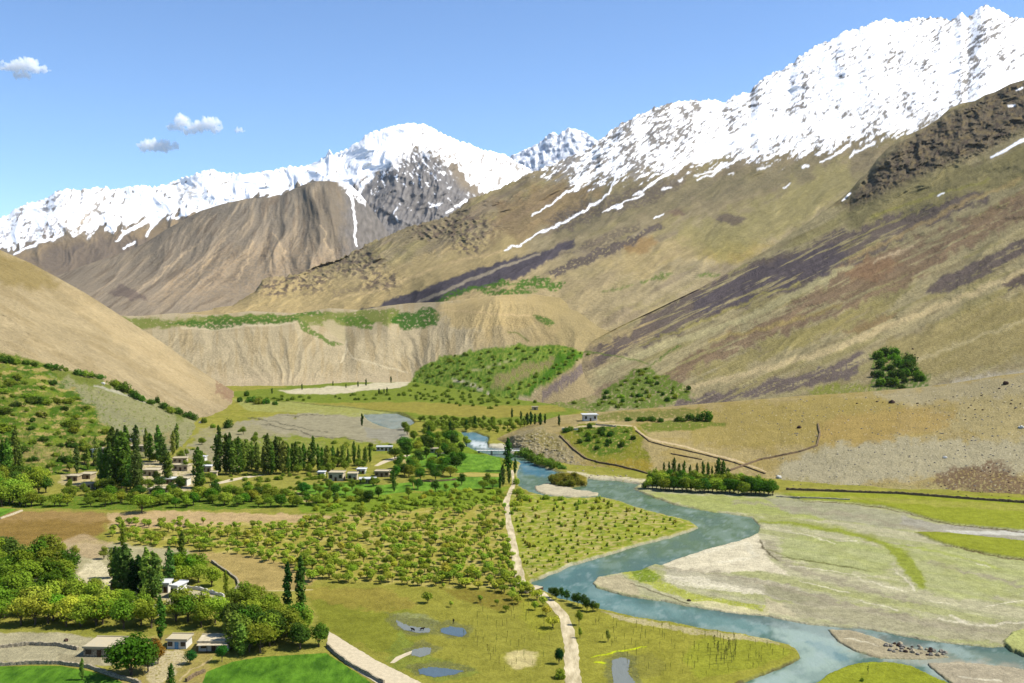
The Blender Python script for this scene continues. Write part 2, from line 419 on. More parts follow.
# ================================================================== great snow-topped mountain on the right
def build_great_mountain():
    xs = edge_xs(215, 1045, .8, 140, 2100)
    P = loft([
        [(140, 335, 1900), (240, 330, 2000), (330, 330, 1900), (400, 328, 1800), (450, 330, 1500), (490, 345, 1350), (540, 375, 1200), (600, 402, 1050), (2100, 420, 1000)],
        [(140, 318, 2450), (232, 309, 2350), (300, 309, 2300), (360, 311, 2150), (410, 309, 1950), (440, 300, 1750), (500, 292, 1650), (560, 310, 1500), (620, 318, 1400), (700, 300, 1600), (850, 240, 2200), (1024, 170, 2600), (1300, 60, 2800), (2100, -100, 2800)],
        [(140, 316, 2600), (232, 306, 2450), (245, 300, 2450), (258, 292, 2500), (300, 290, 2600), (400, 268, 2700), (500, 240, 2900), (600, 222, 3000), (700, 205, 3200), (850, 170, 3500), (1024, 110, 3700), (1300, -20, 3700), (2100, -200, 3800)],
        [(140, 314, 2700), (232, 305.5, 2600), (245, 297, 2600), (255, 291, 2700), (262, 280, 2700), (270, 276, 2750), (285, 277, 2800), (300, 273, 2800), (315, 266, 2850), (340, 259, 2900), (356, 250, 2950), (372, 241, 3000), (388, 236, 3050), (400, 230, 3100), (415, 225, 3100), (430, 221, 3150), (448, 216, 3200), (458, 208, 3250), (470, 199, 3300), (485, 193, 3400), (500, 188, 3500),
         (515, 181, 3550), (530, 173, 3600), (545, 167, 3700), (558, 162, 3750), (568, 158, 3800), (580, 152, 3850), (592, 146, 3900), (600, 138, 3950), (612, 131, 4000), (622, 123, 4050), (633, 118, 4100), (645, 112, 4200), (658, 107, 4250), (668, 104, 4300), (682, 101, 4400), (688, 100, 4400), (700, 101, 4450), (712, 99.5, 4500), (722, 103, 4500), (732, 98, 4550), (742, 93, 4600), (750, 91, 4650), (758, 82, 4700), (768, 75, 4800), (778, 71, 4850), (790, 65, 4900), (797, 58, 4950),
         (808, 51, 5000), (815, 47, 5050), (824, 43, 5050), (835, 38, 5100), (845, 31, 5150), (855, 30, 5200), (866, 25, 5200), (876, 20, 5250), (886, 19, 5300), (895, 22, 5300), (903, 22, 5300), (912, 19, 5350), (922, 18, 5350), (934, 18, 5400), (941, 16, 5400), (947, 21, 5400), (954, 18, 5450), (961, 13, 5450), (967, 18, 5500), (974, 12, 5500), (980, 7, 5500), (986, 5.5, 5500), (994, 9, 5500), (1003, 12, 5550), (1010, 17, 5550), (1018, 18, 5550), (1024, 19, 5600), (1040, 30, 5600), (1100, 25, 5600), (1300, -60, 5600), (2100, -250, 5600)],
        [(140, 330, 4000), (600, 330, 5600), (1024, 330, 7500), (2100, 330, 7500)]], xs, [30, 110, 130, 24], sm=2, dsm=20, jag=1.7)
    X, Y = to_pix(P)
    tot = 30 + 110 + 130
    tt = (np.arange(P.shape[0])[:, None]) / tot
    sc = (np.linalg.norm(P - CAM, axis=-1)) / 1050.0      # metres per pixel
    a, b = rot(X, Y, -.88, .48)
    wob = .3 * fbm(X / 50, Y / 50, 2, 5)
    env = smooth(0.0, .25, tt) * smooth(1.0, .955, tt)
    r1 = ridged(b / 30 + wob, a / 120, 4, 101)
    r2 = ridged(b / 9 + wob * 2, a / 30, 5, 103)
    up = smooth(.45, .95, tt)
    d = -sc * env * ((7 + 8 * up) * (r1 - 1.1) + (2.0 + 2.6 * up) * (r2 - 1))
    spots = [(300, 278, 45, 22), (355, 262, 40, 20), (380, 280, 30, 14), (465, 228, 40, 22), (470, 246, 24, 12), (275, 288, 25, 12), (430, 232, 25, 12)]
    rough = np.zeros_like(X)
    for cx, cy, rx, ry in spots:
        rough = np.maximum(rough, smooth(1.1, .4, np.hypot((X - cx) / rx, (Y - cy) / ry)))
    d = d - sc * 5 * rough * (ridged(X / 9, Y / 7, 4, 111) - 1) * smooth(1.0, .96, tt)
    # low rounded apron hummocks lower down
    d = d - sc * 15 * smooth(.62, .3, tt) * smooth(0, .1, tt) * (ridged(b / 30 + wob, a / 90, 4, 115) - 1)
    P = push(P, d)
    p = Paint(X, Y, (164, 150, 115))
    p.c *= (1 + .16 * fbm(b / 5, a / 40, 4, 9)).ravel()[:, None]
    hi = smooth(250, 190, Y + .35 * (X - 650) * .5 + 14 * fbm(X / 25, Y / 25, 2, 2))
    p.field(hi * .75, (132, 119, 90))
    p.field(smooth(.05, .5, fbm(b / 12, a / 50, 4, 29)) * .4, (148, 138, 86))
    p.field(smooth(.1, .5, fbm(b / 9 + 9, a / 60, 4, 39)) * .45 * smooth(1000, 560, X), (120, 106, 96))
    p.field(smooth(250, 300, Y) * smooth(700, 420, X) * .75, (192, 168, 116))
    p.poly([(255, 296), (300, 288), (360, 278), (440, 250), (500, 235), (540, 225), (520, 260), (440, 290), (360, 308), (240, 308)], (176, 156, 108), soft=8, amp=4, a=.75)
    # patches seen on the flank
    for pts, c, s_, am, al, br in [
        ([(520, 250), (560, 262), (600, 252), (640, 248), (660, 262), (600, 300), (520, 300)], (178, 160, 118), 8, 6, .55, 0),
        ([(600, 260), (640, 240), (690, 230), (720, 240), (690, 262), (640, 280)], (174, 154, 104), 8, 6, .45, 0),
        ([(700, 250), (740, 240), (770, 246), (740, 262), (705, 262)], (158, 138, 66), 6, 4, .6, 0),
        ([(672, 235), (682, 222), (720, 215), (760, 205), (800, 180), (850, 160), (860, 185), (800, 225), (720, 262)], (150, 141, 92), 8, 6, .7, 0),
        ([(560, 190), (620, 182), (700, 178), (760, 172), (820, 160), (800, 180), (700, 205), (620, 225), (560, 240)], (128, 119, 90), 6, 6, .7, 0),
        ([(500, 200), (560, 185), (600, 185), (590, 210), (530, 235), (490, 240)], (146, 122, 88), 6, 6, .6, 0),
        ([(716, 218), (722, 215), (738, 215), (745, 221), (735, 225), (722, 224)], (105, 92, 84), 1.5, 2, .8, 0),
        ([(670, 213), (678, 208), (684, 212), (678, 217)], (120, 98, 84), 1.5, 2, .7, 0),
        ([(620, 245), (640, 238), (660, 240), (650, 252), (630, 255)], (150, 120, 78), 3, 3, .7, 0),
        # dark scree wedges
        ([(355, 313), (385, 302), (437, 283), (496, 262), (540, 252), (575, 238), (572, 246), (530, 272), (500, 284), (480, 289), (440, 300), (405, 313), (380, 318)], (86, 80, 84), 1.5, 2, 1, 0),
        ([(545, 273), (570, 262), (590, 252), (624, 240), (660, 222), (664, 226), (620, 250), (580, 268), (556, 276)], (98, 88, 84), 1.5, 2, .9, .2),
        ([(560, 255), (600, 235), (640, 222), (640, 230), (600, 248)], (112, 100, 86), 2, 2, .75, .25),
        ([(545, 218), (590, 202), (640, 186), (690, 178), (660, 200), (600, 218), (560, 232)], (102, 92, 82), 3, 3, .8, .25),
        ([(330, 292), (350, 287), (390, 280), (400, 284), (360, 292), (330, 298)], (135, 118, 98), 2, 2, .5, .3)]:
        p.poly(pts, c, s_, am, al, br)
    p.line([(396, 313, 1.2), (430, 298, 1.4), (472, 279, 1.6), (505, 266, 1.4), (540, 254, 1)], (158, 146, 124), .8, 1, .9)
    p.line([(330, 300, 1), (370, 293, 1.4), (400, 282, 1.6), (450, 262, 1.6), (500, 252, 1.5)], (196, 172, 124), 1.5, 1, .7)
    for i, m_ in enumerate([rough]):
        p.field(np.clip(m_ * smooth(-.05, .3, fbm(X / 6, Y / 4, 3, 201)), 0, 1) * .85, (106, 92, 80))
    p.c *= (1 + .12 * fbm(b / 2.2, a / 14, 4, 95, .6) + .10 * fbm(X / 12, Y / 8, 4, 96, .6)).ravel()[:, None]
    # terrace green along the old canal
    for pts in [[(436, 300), (450, 291), (478, 286), (505, 281), (515, 284), (500, 287), (484, 291), (462, 294), (445, 302)], [(520, 279), (540, 276), (550, 280), (566, 283), (560, 289), (530, 289), (512, 290)], [(480, 291), (510, 289), (540, 291), (520, 295), (492, 296)]]:
        p.poly(pts, (78, 112, 40), 1.2, 2, .95, br=.28)
    for l in [[(600, 292, .8), (618, 289, 1), (632, 286, .8)], [(640, 283, 1.6), (655, 278, 2.2), (672, 273, 1.2)], [(697, 275, 1.2), (710, 274, 2), (720, 274, 1)], [(720, 330, 1), (735, 328, 2)]]:
        p.line(l, (98, 118, 52), 1.2, 2, .8, br=.3)
    # snow
    bx = [140, 440, 500, 540, 560, 575, 590, 610, 630, 650, 680, 700, 720, 750, 780, 800, 830, 850, 870, 890, 920, 950, 985, 1024, 1100, 2100]
    by = [100, 150, 165, 168, 176, 184, 184, 182, 178, 174, 168, 164, 160, 158, 158, 152, 150, 140, 138, 134, 130, 125, 115, 106, 100, 60]
    edge = np.interp(X, bx, by)
    a2, b2 = rot(X, Y, -.8, .6)
    depth_ = edge - Y
    n1 = fbm(b2 / 4.5, a2 / 20, 5, 301, .6)
    n2 = fbm(b2 / 2.6, a2 / 5, 3, 311)
    sn = depth_ + 11 * n1 + 6 * n2
    snow = smooth(-2.5, 3, sn)
    # rocks standing out of the snow; few high on the right, many low on the left
    rk = .72 * fbm(b2 / 2.7, a2 / 7, 5, 331, .7) + .3 * fbm(b2 / 10, a2 / 30, 4, 335, .6) + .5 * fbm(X / 24, Y / 24, 3, 333) + .25 * (ridged(b2 / 9, a2 / 26, 3, 337) - 1.1) + .12 * (r2 - 1)
    lim = np.interp(X, [140, 560, 620, 680, 740, 800, 870, 930, 970, 1024, 2100], [-.2, -.24, -.14, -.1, .1, .2, .2, .2, .02, .1, .2]) - .07 + .12 * smooth(5, 45, depth_)
    rock = smooth(lim - .08, lim + .3, rk) * .95
    for cx, cy, rx, ry, w in [(964, 87, 13, 8, .9), (922, 118, 26, 13, .5), (905, 55, 12, 9, .35), (955, 28, 12, 16, .5), (695, 105, 9, 3, .7), (752, 93, 4, 4, .9), (735, 147, 26, 8, .6), (685, 115, 22, 12, .45), (850, 110, 14, 12, .35), (1000, 60, 30, 18, .3), (815, 38, 12, 6, .5), (850, 35, 7, 5, .5), (715, 152, 10, 5, .7)]:
        rock = np.maximum(rock, w * smooth(1.1, .5, np.hypot((X - cx) / rx, (Y - cy) / ry) + .6 * fbm(X / 6, Y / 6, 2, 341)) * smooth(-.35 , .1, rk))
    snow = snow * (1 - rock)
    p.field(smooth(-12, 14, sn) * .8, (134, 127, 118))
    p.field(smooth(0, 30, sn) * .5 * smooth(.0, .4, fbm(X / 5, Y / 5, 2, 351) + .1), (120, 115, 112))
    for pts in [[(930, 125), (960, 105), (985, 88), (1024, 62), (1060, 50), (1060, 90), (1024, 84), (985, 100), (950, 113)], [(690, 156), (710, 140), (750, 126), (790, 112), (810, 112), (790, 128), (750, 142), (712, 160), (692, 165)]]:
        idx, m = p.mask(pts, 2, 2.5); snow.reshape(-1)[idx] = np.maximum(snow.reshape(-1)[idx], m * .97)
    p.field(snow, WHITE)
    W = WHITE
    for l in [[(504, 251, .7), (530, 239, 1.0), (556, 226, 1.0), (580, 213, 1.1), (598, 202, 1.0), (608, 194, .9), (616, 182, 1.1), (620, 170, 1.6)],
              [(530, 216, .7), (545, 208, .9), (562, 195, 1.4), (578, 184, 1.8), (600, 170, 2.4), (620, 160, 3)],
              [(568, 168, 1), (586, 161, 1.6), (600, 155, 2)],
              [(604, 212, .6), (612, 208, 1.5), (622, 205, 1.6)], [(622, 204, .9), (635, 198, .9), (644, 193, .9)], [(632, 196, .6), (643, 191, .9)],
              [(644, 189, 1.2), (660, 179, 2), (680, 167, 2.4), (695, 156, 3)], [(663, 189, .7), (672, 186, .9)],
              [(698, 181, .7), (720, 169, 1.4), (740, 158, 1.8), (770, 142, 2.4)], [(695, 177, .6), (712, 170, 1.0), (725, 163, 1.0)], [(677, 181, .5), (682, 179, .7)],
              [(762, 162, .7), (775, 154, 1), (800, 138, 1.6)], [(758, 170, .6), (766, 168, .8)], [(767, 167, .4), (771, 166, .5)], [(784, 188, .4), (791, 184, .6)], [(803, 168, 1.4), (810, 166, 1.2)],
              [(820, 163, .8), (836, 154, 1.2), (850, 146, 2.2)], [(656, 218, .7), (664, 214, .6)], [(730, 175, .4), (733, 174, .5)], [(850, 158, .8), (862, 150, 1.6), (875, 142, 2)]]:
        p.line([(x, y, w_ * .8) for x, y, w_ in l], W, .9, 1.6, .95)
    return grid_obj('snow_topped_mountain', P, p.c, M_SLOPEFAR)

# ================================================================== near slope of scree and turf running down from the right
def build_near_slope():
    xs = edge_xs(505, 1045, .8, 440, 2100)
    P = loft([
        [(440, 420, None), (540, 418, None), (600, 425, None), (700, 425, 900), (840, 420, 880), (1024, 405, 830), (1400, 380, 800), (2100, 350, 780)],
        [(440, 410, None), (515, 407, None), (540, 408, 935), (600, 402, 960), (660, 392, 980), (740, 375, 1020), (840, 352, 1080), (950, 332, 1150), (1024, 318, 1180), (1400, 220, 1200), (2100, 60, 1200)],
        [(440, 402, None), (515, 398, 1050), (540, 388, 1080), (560, 372, 1120), (590, 350, 1200), (620, 335, 1260), (660, 318, 1350), (740, 288, 1500), (840, 240, 1650), (900, 210, 1750), (950, 180, 1800), (1024, 140, 1850), (1400, -40, 1900), (2100, -300, 1900)],
        [(440, 400, None), (505, 398, 1080), (530, 386, 1120), (560, 362, 1180), (590, 342, 1260), (620, 326, 1330), (650, 312, 1400), (700, 288, 1550), (740, 266, 1700), (780, 242, 1800), (820, 214, 1900), (840, 199, 1950), (850, 191, 1980), (858, 181, 2000), (868, 172, 2020), (878, 158, 2050), (888, 148, 2060), (900, 138, 2080), (910, 134, 2100), (925, 127, 2120), (938, 119, 2150), (950, 108, 2180), (962, 103, 2200), (975, 101, 2200), (985, 95, 2220), (995, 92, 2240), (1010, 84, 2260), (1024, 80, 2280), (1060, 66, 2300), (1400, -120, 2300), (2100, -400, 2300)],
        [(440, 405, 1400), (700, 330, 2000), (1024, 250, 2900), (1400, 100, 2900), (2100, 0, 2900)]], xs, [40, 130, 110, 20], sm=3, dsm=20)
    X, Y = to_pix(P)
    tt = np.arange(P.shape[0])[:, None] / 280.0
    sc = np.linalg.norm(P - CAM, axis=-1) / 1050.0
    a, b = rot(X, Y, -.9, .42)
    wob = .3 * fbm(X / 60, Y / 60, 2, 5)
    env = smooth(0.02, .2, tt) * smooth(1.0, .95, tt)
    r1 = ridged(b / 34 + wob, a / 200, 3, 401)
    d = -sc * env * (11 * (r1 - 1) + 3.6 * (ridged(b / 12 + wob * 1.5, a / 70, 4, 403) - 1) + 1.4 * (ridged(X / 12, Y / 8, 3, 405) - 1))
    spur = smooth(3, -12, sd_poly(X, Y, [(832, 205), (850, 190), (880, 155), (925, 122), (1060, 50), (1400, -130), (1400, -20), (1060, 120), (1024, 135), (985, 155), (940, 172), (900, 190), (850, 214)]))
    rs = .8 * ridged(X / 20 + .6 * wob + .3 * fbm(X / 9, Y / 9, 3, 412), Y / 15, 6, 411, .6) + .25
    d = d - sc * 9 * spur * (rs - 1) * smooth(1.01, .97, tt)
    P = push(P, d)
    p = Paint(X, Y, (160, 148, 110))
    p.c *= (1 + .17 * fbm(b / 4, a / 50, 4, 9)).ravel()[:, None]
    p.field(smooth(.0, .5, fbm(b / 14, a / 80, 4, 29)) * .55, (174, 160, 118))
    p.field(smooth(.05, .5, fbm(b / 11 + 9, a / 90, 4, 31)) * .5, (138, 130, 76))
    p.field(smooth(.1, .5, fbm(b / 5 + 19, a / 60, 4, 37)) * .35, (128, 112, 84))
    ban = lambda i: fbm(rot(p.X[i], p.Y[i], -.9, .42)[1] / 5, rot(p.X[i], p.Y[i], -.9, .42)[0] / 60, 5, 55, .65)
    for pts, c, s_, am, al, br in [
        ([(850, 206), (880, 186), (920, 172), (985, 162), (1024, 147), (1080, 120), (1080, 160), (1024, 180), (950, 205), (880, 225), (846, 226)], (136, 127, 86), 5, 5, .8, 0),
        ([(560, 360), (600, 340), (650, 316), (660, 330), (620, 352), (580, 372)], (180, 158, 112), 6, 4, .7, 0),
        ([(590, 352), (620, 338), (651, 313), (700, 288), (777, 255), (832, 236), (880, 222), (930, 205), (985, 190), (990, 200), (930, 226), (877, 252), (814, 286), (741, 306), (700, 322), (650, 345), (610, 358)], (106, 94, 88), 2.5, 4, .9, .2),
        ([(690, 300), (740, 275), (790, 256), (840, 240), (850, 256), (810, 280), (750, 300), (700, 314)], (94, 86, 88), 2.5, 3, .9, .2),
        ([(652, 384), (664, 374), (700, 352), (764, 320), (815, 290), (850, 266), (922, 236), (970, 218), (1024, 190), (1100, 160), (1100, 200), (1024, 218), (960, 252), (895, 290), (832, 316), (759, 342), (700, 368), (662, 390)], (130, 107, 86), 3, 5, .8, .2),
        ([(840, 268), (870, 256), (905, 262), (880, 278), (850, 280)], (148, 116, 86), 3, 4, .6, 0),
        ([(690, 372), (760, 345), (860, 308), (900, 296), (880, 315), (800, 345), (720, 378)], (152, 140, 86), 3, 4, .7, .1),
        ([(922, 294), (940, 278), (977, 262), (1010, 244), (1040, 232), (1040, 246), (1010, 264), (981, 278), (945, 293)], (98, 87, 84), 1.6, 2, .9, .15),
        ([(1000, 285), (1012, 276), (1040, 268), (1040, 280), (1010, 290)], (94, 82, 78), 1.6, 2, .9, .1),
        ([(842, 330), (860, 322), (900, 308), (890, 322), (860, 336)], (140, 116, 80), 2, 3, .7, .3),
        ([(673, 404), (690, 398), (715, 392), (760, 382), (800, 372), (835, 366), (872, 348), (865, 362), (850, 378), (800, 388), (740, 399), (700, 410), (670, 412)], (110, 98, 92), 2, 2.5, .95, .08),
        ([(540, 392), (560, 376), (580, 362), (600, 352), (622, 348), (610, 358), (585, 376), (560, 396)], (104, 92, 86), 1.5, 2, .95, .12),
        ([(590, 392), (610, 380), (640, 370), (640, 378), (620, 390), (600, 398)], (146, 124, 100), 2, 2, .7, .2),
        ([(870, 400), (930, 385), (985, 376), (1060, 362), (1060, 380), (1000, 392), (930, 400)], (184, 174, 150), 3, 3, .85, .1),
        ([(870, 350), (920, 330), (1000, 300), (1060, 282), (1060, 350), (960, 372), (920, 380), (890, 385)], (152, 138, 88), 5, 4, .7, 0)]:
        p.poly(pts, c, s_, am, al, br, ban)
    for l, c, al in [
        ([(600, 372, 2), (660, 346, 3), (732, 324, 3), (780, 302, 3.5), (830, 276, 3), (852, 266, 2)], (176, 166, 122), .85),
        ([(640, 400, 2), (700, 385, 2.5), (770, 368, 3), (832, 350, 3), (880, 330, 3), (930, 310, 3), (980, 290, 2.6), (1030, 268, 2.6)], (190, 172, 128), .9),
        ([(875, 378, 1.5), (920, 360, 2), (980, 336, 2), (1040, 315, 2)], (182, 168, 124), .8),
        ([(640, 345, .8), (700, 322, 1.2), (760, 296, 1.2), (800, 284, 1)], (168, 158, 80), .6),
        ([(875, 262, 1), (900, 252, 1.2), (912, 246, 1)], (208, 186, 146), .8),
        ([(850, 260, 1.5), (900, 236, 2), (960, 205, 2), (1020, 180, 2)], (180, 156, 104), .6),
        ([(710, 340, 1.5), (780, 325, 2), (840, 305, 1.5)], (170, 152, 86), .5),
        ([(870, 218, 1.4), (930, 196, 1.4), (990, 180, 1.2)], (150, 145, 70), .6)]:
        p.line(l, c, 1.8, 2, al)
    # rocky spur
    p.field(spur * .85, (108, 97, 82))
    p.field(spur * smooth(.1, .4, fbm(X / 5, Y / 4, 3, 71)) * .7, (88, 76, 68))
    p.field(spur * smooth(.15, .4, fbm(X / 7, Y / 5, 3, 75)) * .4, (142, 124, 82))
    for l in [[(991, 157, .9), (1004, 151, 1.3), (1018, 143, 1.6), (1040, 132, 1.8)], [(842, 201, .5), (850, 194, 1.1)], [(938, 196, .6), (944, 193, .7)], [(1008, 106, 1), (1014, 105, 1)], [(1016, 90, .8), (1022, 88, 1)]]:
        p.line(l, WHITE, .7, .6)
    p.c *= (1 + .13 * fbm(b / 1.8, a / 22, 4, 95, .6) + .08 * fbm(X / 7, Y / 4, 4, 96, .6)).ravel()[:, None]
    p.field(smooth(602, 575, X + 8 * fbm(X / 10, Y / 10, 3, 98)) * .9, (168, 150, 110))
    # small outcrops and dark scrub dots
    dots = fbm(X / 2.0, Y / 1.5, 1, 91) > .74
    p.field(dots * .6 * smooth(.0, .4, fbm(X / 40, Y / 40, 2, 92)), (92, 84, 56))
    # green terraces by the canal
    for pts, c, al, br in [
        ([(600, 395), (612, 384), (632, 370), (650, 368), (668, 378), (690, 388), (690, 400), (660, 406), (600, 412), (575, 412), (590, 404)], (98, 120, 42), .9, .2),
        ([(868, 352), (885, 348), (905, 352), (922, 368), (930, 384), (925, 392), (880, 390), (868, 384), (872, 368)], (78, 108, 32), .85, .35),
        ([(800, 392), (830, 384), (870, 384), (880, 392), (840, 398)], (132, 138, 56), .8, .3),
        ([(540, 405), (570, 398), (590, 402), (580, 410), (548, 412)], (112, 128, 52), .8, .25)]:
        p.poly(pts, c, 1.5, 3, al, br)
    p.line([(562, 346, .8), (580, 350, 1.2), (594, 353, .8), (616, 356, .6), (640, 360, .8), (648, 364, .8)], (104, 120, 56), .8, 1, .85)
    p.line([(650, 366, .8), (668, 352, 1.2), (680, 346, .8)], (96, 116, 50), .8, 1.5, .8, br=.2)
    return grid_obj('scree_slope', P, p.c, M_SLOPE)

# ================================================================== far terrace with its scalloped gravel cliff and fields on top
def build_terrace():
    xs = edge_xs(120, 640, .7, -100, 760)
    P = loft([
        [(-100, 400, None), (140, 399, None), (235, 391, None), (300, 391, None), (360, 387, None), (412, 384, None), (450, 390, None), (500, 400, None), (560, 408, None), (640, 408, None), (760, 408, None)],
        [(-100, 393, None), (140, 392, 1150), (235, 386, 1170), (300, 387, 1165), (360, 383, 1210), (412, 372, 1275), (430, 362, 1275), (460, 352, 1280), (500, 345, 1285), (540, 344, 1265), (575, 355, 1170), (600, 372, 1110), (640, 382, 1050), (760, 398, 1000)],
        [(-100, 330, 1500), (140, 327, 1450), (180, 325.5, 1450), (200, 327, 1430), (213, 329, 1420), (230, 326, 1430), (254, 323, 1440), (275, 323, 1440), (295, 321, 1450), (305, 325, 1440), (320, 332, 1420), (335, 340, 1390), (345, 344, 1380), (355, 338, 1390), (370, 331, 1420), (388, 325, 1440), (400, 331, 1430), (420, 331, 1430), (436, 325, 1440), (455, 318, 1440), (475, 306, 1450), (495, 298, 1460), (520, 300, 1480), (545, 307, 1450), (560, 314, 1430), (585, 328, 1340), (600, 338, 1290), (640, 355, 1190), (760, 404, 1000)],
        [(-100, 312, 2400), (140, 316, 2350), (175, 313, 2350), (210, 315, 2300), (250, 311, 2300), (300, 313, 2250), (330, 308, 2200), (360, 310, 2100), (385, 306, 2000), (410, 303, 1900), (440, 302, 1700), (500, 295, 1650), (530, 294, 1640), (560, 298, 1620), (585, 317, 1440), (600, 328, 1370), (640, 345, 1240), (760, 403, 1040)],
        [(-100, 325, 2900), (300, 325, 2900), (500, 296, 2200), (560, 294, 1950), (600, 326, 1500), (640, 343, 1320), (760, 400, 1200)]], xs, [16, 84, 40, 8], sm=5, dsm=12)
    X, Y = to_pix(P)
    row = np.arange(P.shape[0])[:, None]
    cl = smooth(8, 24, row) * smooth(104, 92, row)
    # gravel cones: rounded flutes fanning from the rim
    wv = 6 * fbm(X / 40, Y / 30, 3, 507)
    fl = ridged((X + wv + .5 * (Y - 330) * np.sin(X / 23)) / 24, Y / 70, 4, 501)
    f2 = ridged((X + wv + .4 * (Y - 330) * np.sin(X / 23)) / 7.0, Y / 30, 4, 503)
    d = -1.25 * cl * (4.2 * (fl - 1) + .35 * (f2 - 1))
    P = push(P, d)
    p = Paint(X, Y, (186, 170, 134))
    p.c *= (1 + .08 * fbm((X + wv + .3 * (Y - 330)) / 6, Y / 22, 5, 9)).ravel()[:, None]
    p.field(smooth(.0, .45, fbm(X / 8, Y / 40, 3, 13)) * .45 * np.ones_like(Y), (172, 150, 106))
    p.field(smooth(365, 392, Y) * smooth(420, 380, X) * .6, (204, 184, 148))
    # paler line along the scallops' crumbly top edge
    p.line([(180, 327, .9), (213, 330, .9), (254, 325, 1.2), (295, 323, 1.2)], (214, 198, 160), 1, 1.2, .7)
    # fields on the top
    p.poly([(100, 316), (165, 320), (215, 316), (290, 314), (350, 312), (400, 308), (400, 322), (340, 326), (300, 322), (250, 323), (200, 324), (140, 327), (100, 326)], (124, 132, 62), 1.5, 2, .95, .05)
    p.poly([(165, 322), (200, 320), (240, 319), (300, 318), (302, 322), (250, 324), (214, 330), (190, 326)], (74, 108, 40), 1, 1.6, .9, .3)
    p.poly([(200, 317), (250, 316), (320, 312), (330, 315), (260, 319), (215, 320)], (84, 118, 42), 1, 1.6, .85, .35)
    p.poly([(335, 317), (360, 316), (375, 322), (370, 330), (350, 326)], (92, 120, 44), 1, 1.6, .9, .25)
    p.poly([(298, 320), (306, 322), (316, 332), (332, 340), (344, 345), (336, 346), (320, 340), (305, 331)], (98, 120, 48), 1, 1.4, .9, .2)
    p.poly([(322, 322), (334, 320), (345, 330), (352, 340), (345, 344), (334, 336)], (182, 168, 128), 1.2, 1.4, .9)
    p.poly([(392, 320), (400, 313), (420, 309), (436, 308), (440, 316), (436, 326), (420, 331), (402, 330)], (66, 106, 34), 1.2, 2, .95, .15)
    p.poly([(440, 303), (470, 296), (520, 292), (560, 290), (575, 300), (560, 318), (520, 330), (470, 330), (440, 318)], (196, 172, 118), 4, 4, .8)
    p.field(smooth(505, 560, X + 10 * fbm(X / 20, Y / 20, 3, 88)) * .9, (168, 150, 104))
    p.poly([(500, 318), (540, 316), (560, 330), (540, 345), (480, 350), (470, 335)], (178, 156, 108), 5, 4, .6)
    p.poly([(533, 316), (552, 318), (556, 322), (548, 326), (538, 322)], (84, 112, 44), 1, 1.4, .9, .2)
    p.line([(440, 310, .9), (470, 312, .9), (505, 314, 1), (530, 316, .8)], (206, 180, 130), .8, .8, .8)
    p.line([(508, 331, .6), (520, 334, .8), (528, 340, 1)], (104, 116, 52), .7, 1, .7)
    for l in [[(345, 345, .6), (352, 358, .9), (366, 362, .8), (382, 366, .8), (396, 370, .9), (408, 372, .7)], [(347, 340, 1), (346, 352, 1.2), (340, 362, 1)]]:
        p.line(l, (214, 198, 160), .7, .8, .75)
    # the green fan that spreads out on the right
    G = [(410, 385), (416, 372), (430, 361), (450, 355), (470, 351), (500, 348), (520, 344), (545, 345), (560, 344), (575, 350), (595, 353), (580, 362), (560, 374), (545, 384), (530, 394), (515, 400), (490, 412), (400, 412), (400, 392)]
    p.poly(G, (130, 148, 56), 1.2, 2, .95)
    p.poly(G, (84, 120, 36), 1.2, 2, .85, .5)
    p.poly([(496, 378), (512, 369), (530, 363), (556, 356), (561, 360), (540, 371), (518, 381), (500, 389), (490, 386)], (156, 138, 96), 1.5, 2.5, .8, .25)
    p.poly([(560, 352), (585, 354), (565, 368), (545, 380), (528, 396), (520, 398), (536, 382), (548, 370)], (74, 116, 30), 1, 1.4, .9, .15)
    p.poly([(585, 356), (640, 362), (650, 380), (600, 402), (525, 406), (545, 388), (565, 372)], (168, 150, 110), 1.5, 2, .95)
    p.poly([(550, 384), (575, 368), (592, 358), (600, 360), (580, 376), (560, 392), (540, 402)], (126, 112, 106), 1.2, 2, .9, .1)
    p.line([(452, 379, .8), (470, 384, 1.0), (482, 390, 1.1), (488, 394, .8)], (206, 192, 160), .6, .8, .95)
    p.line([(470, 372, .6), (485, 368, .8), (500, 363, .8), (515, 360, .6)], (190, 180, 130), .6, 1, .8)
    return grid_obj('gravel_terrace', P, p.c, M_SLOPE)

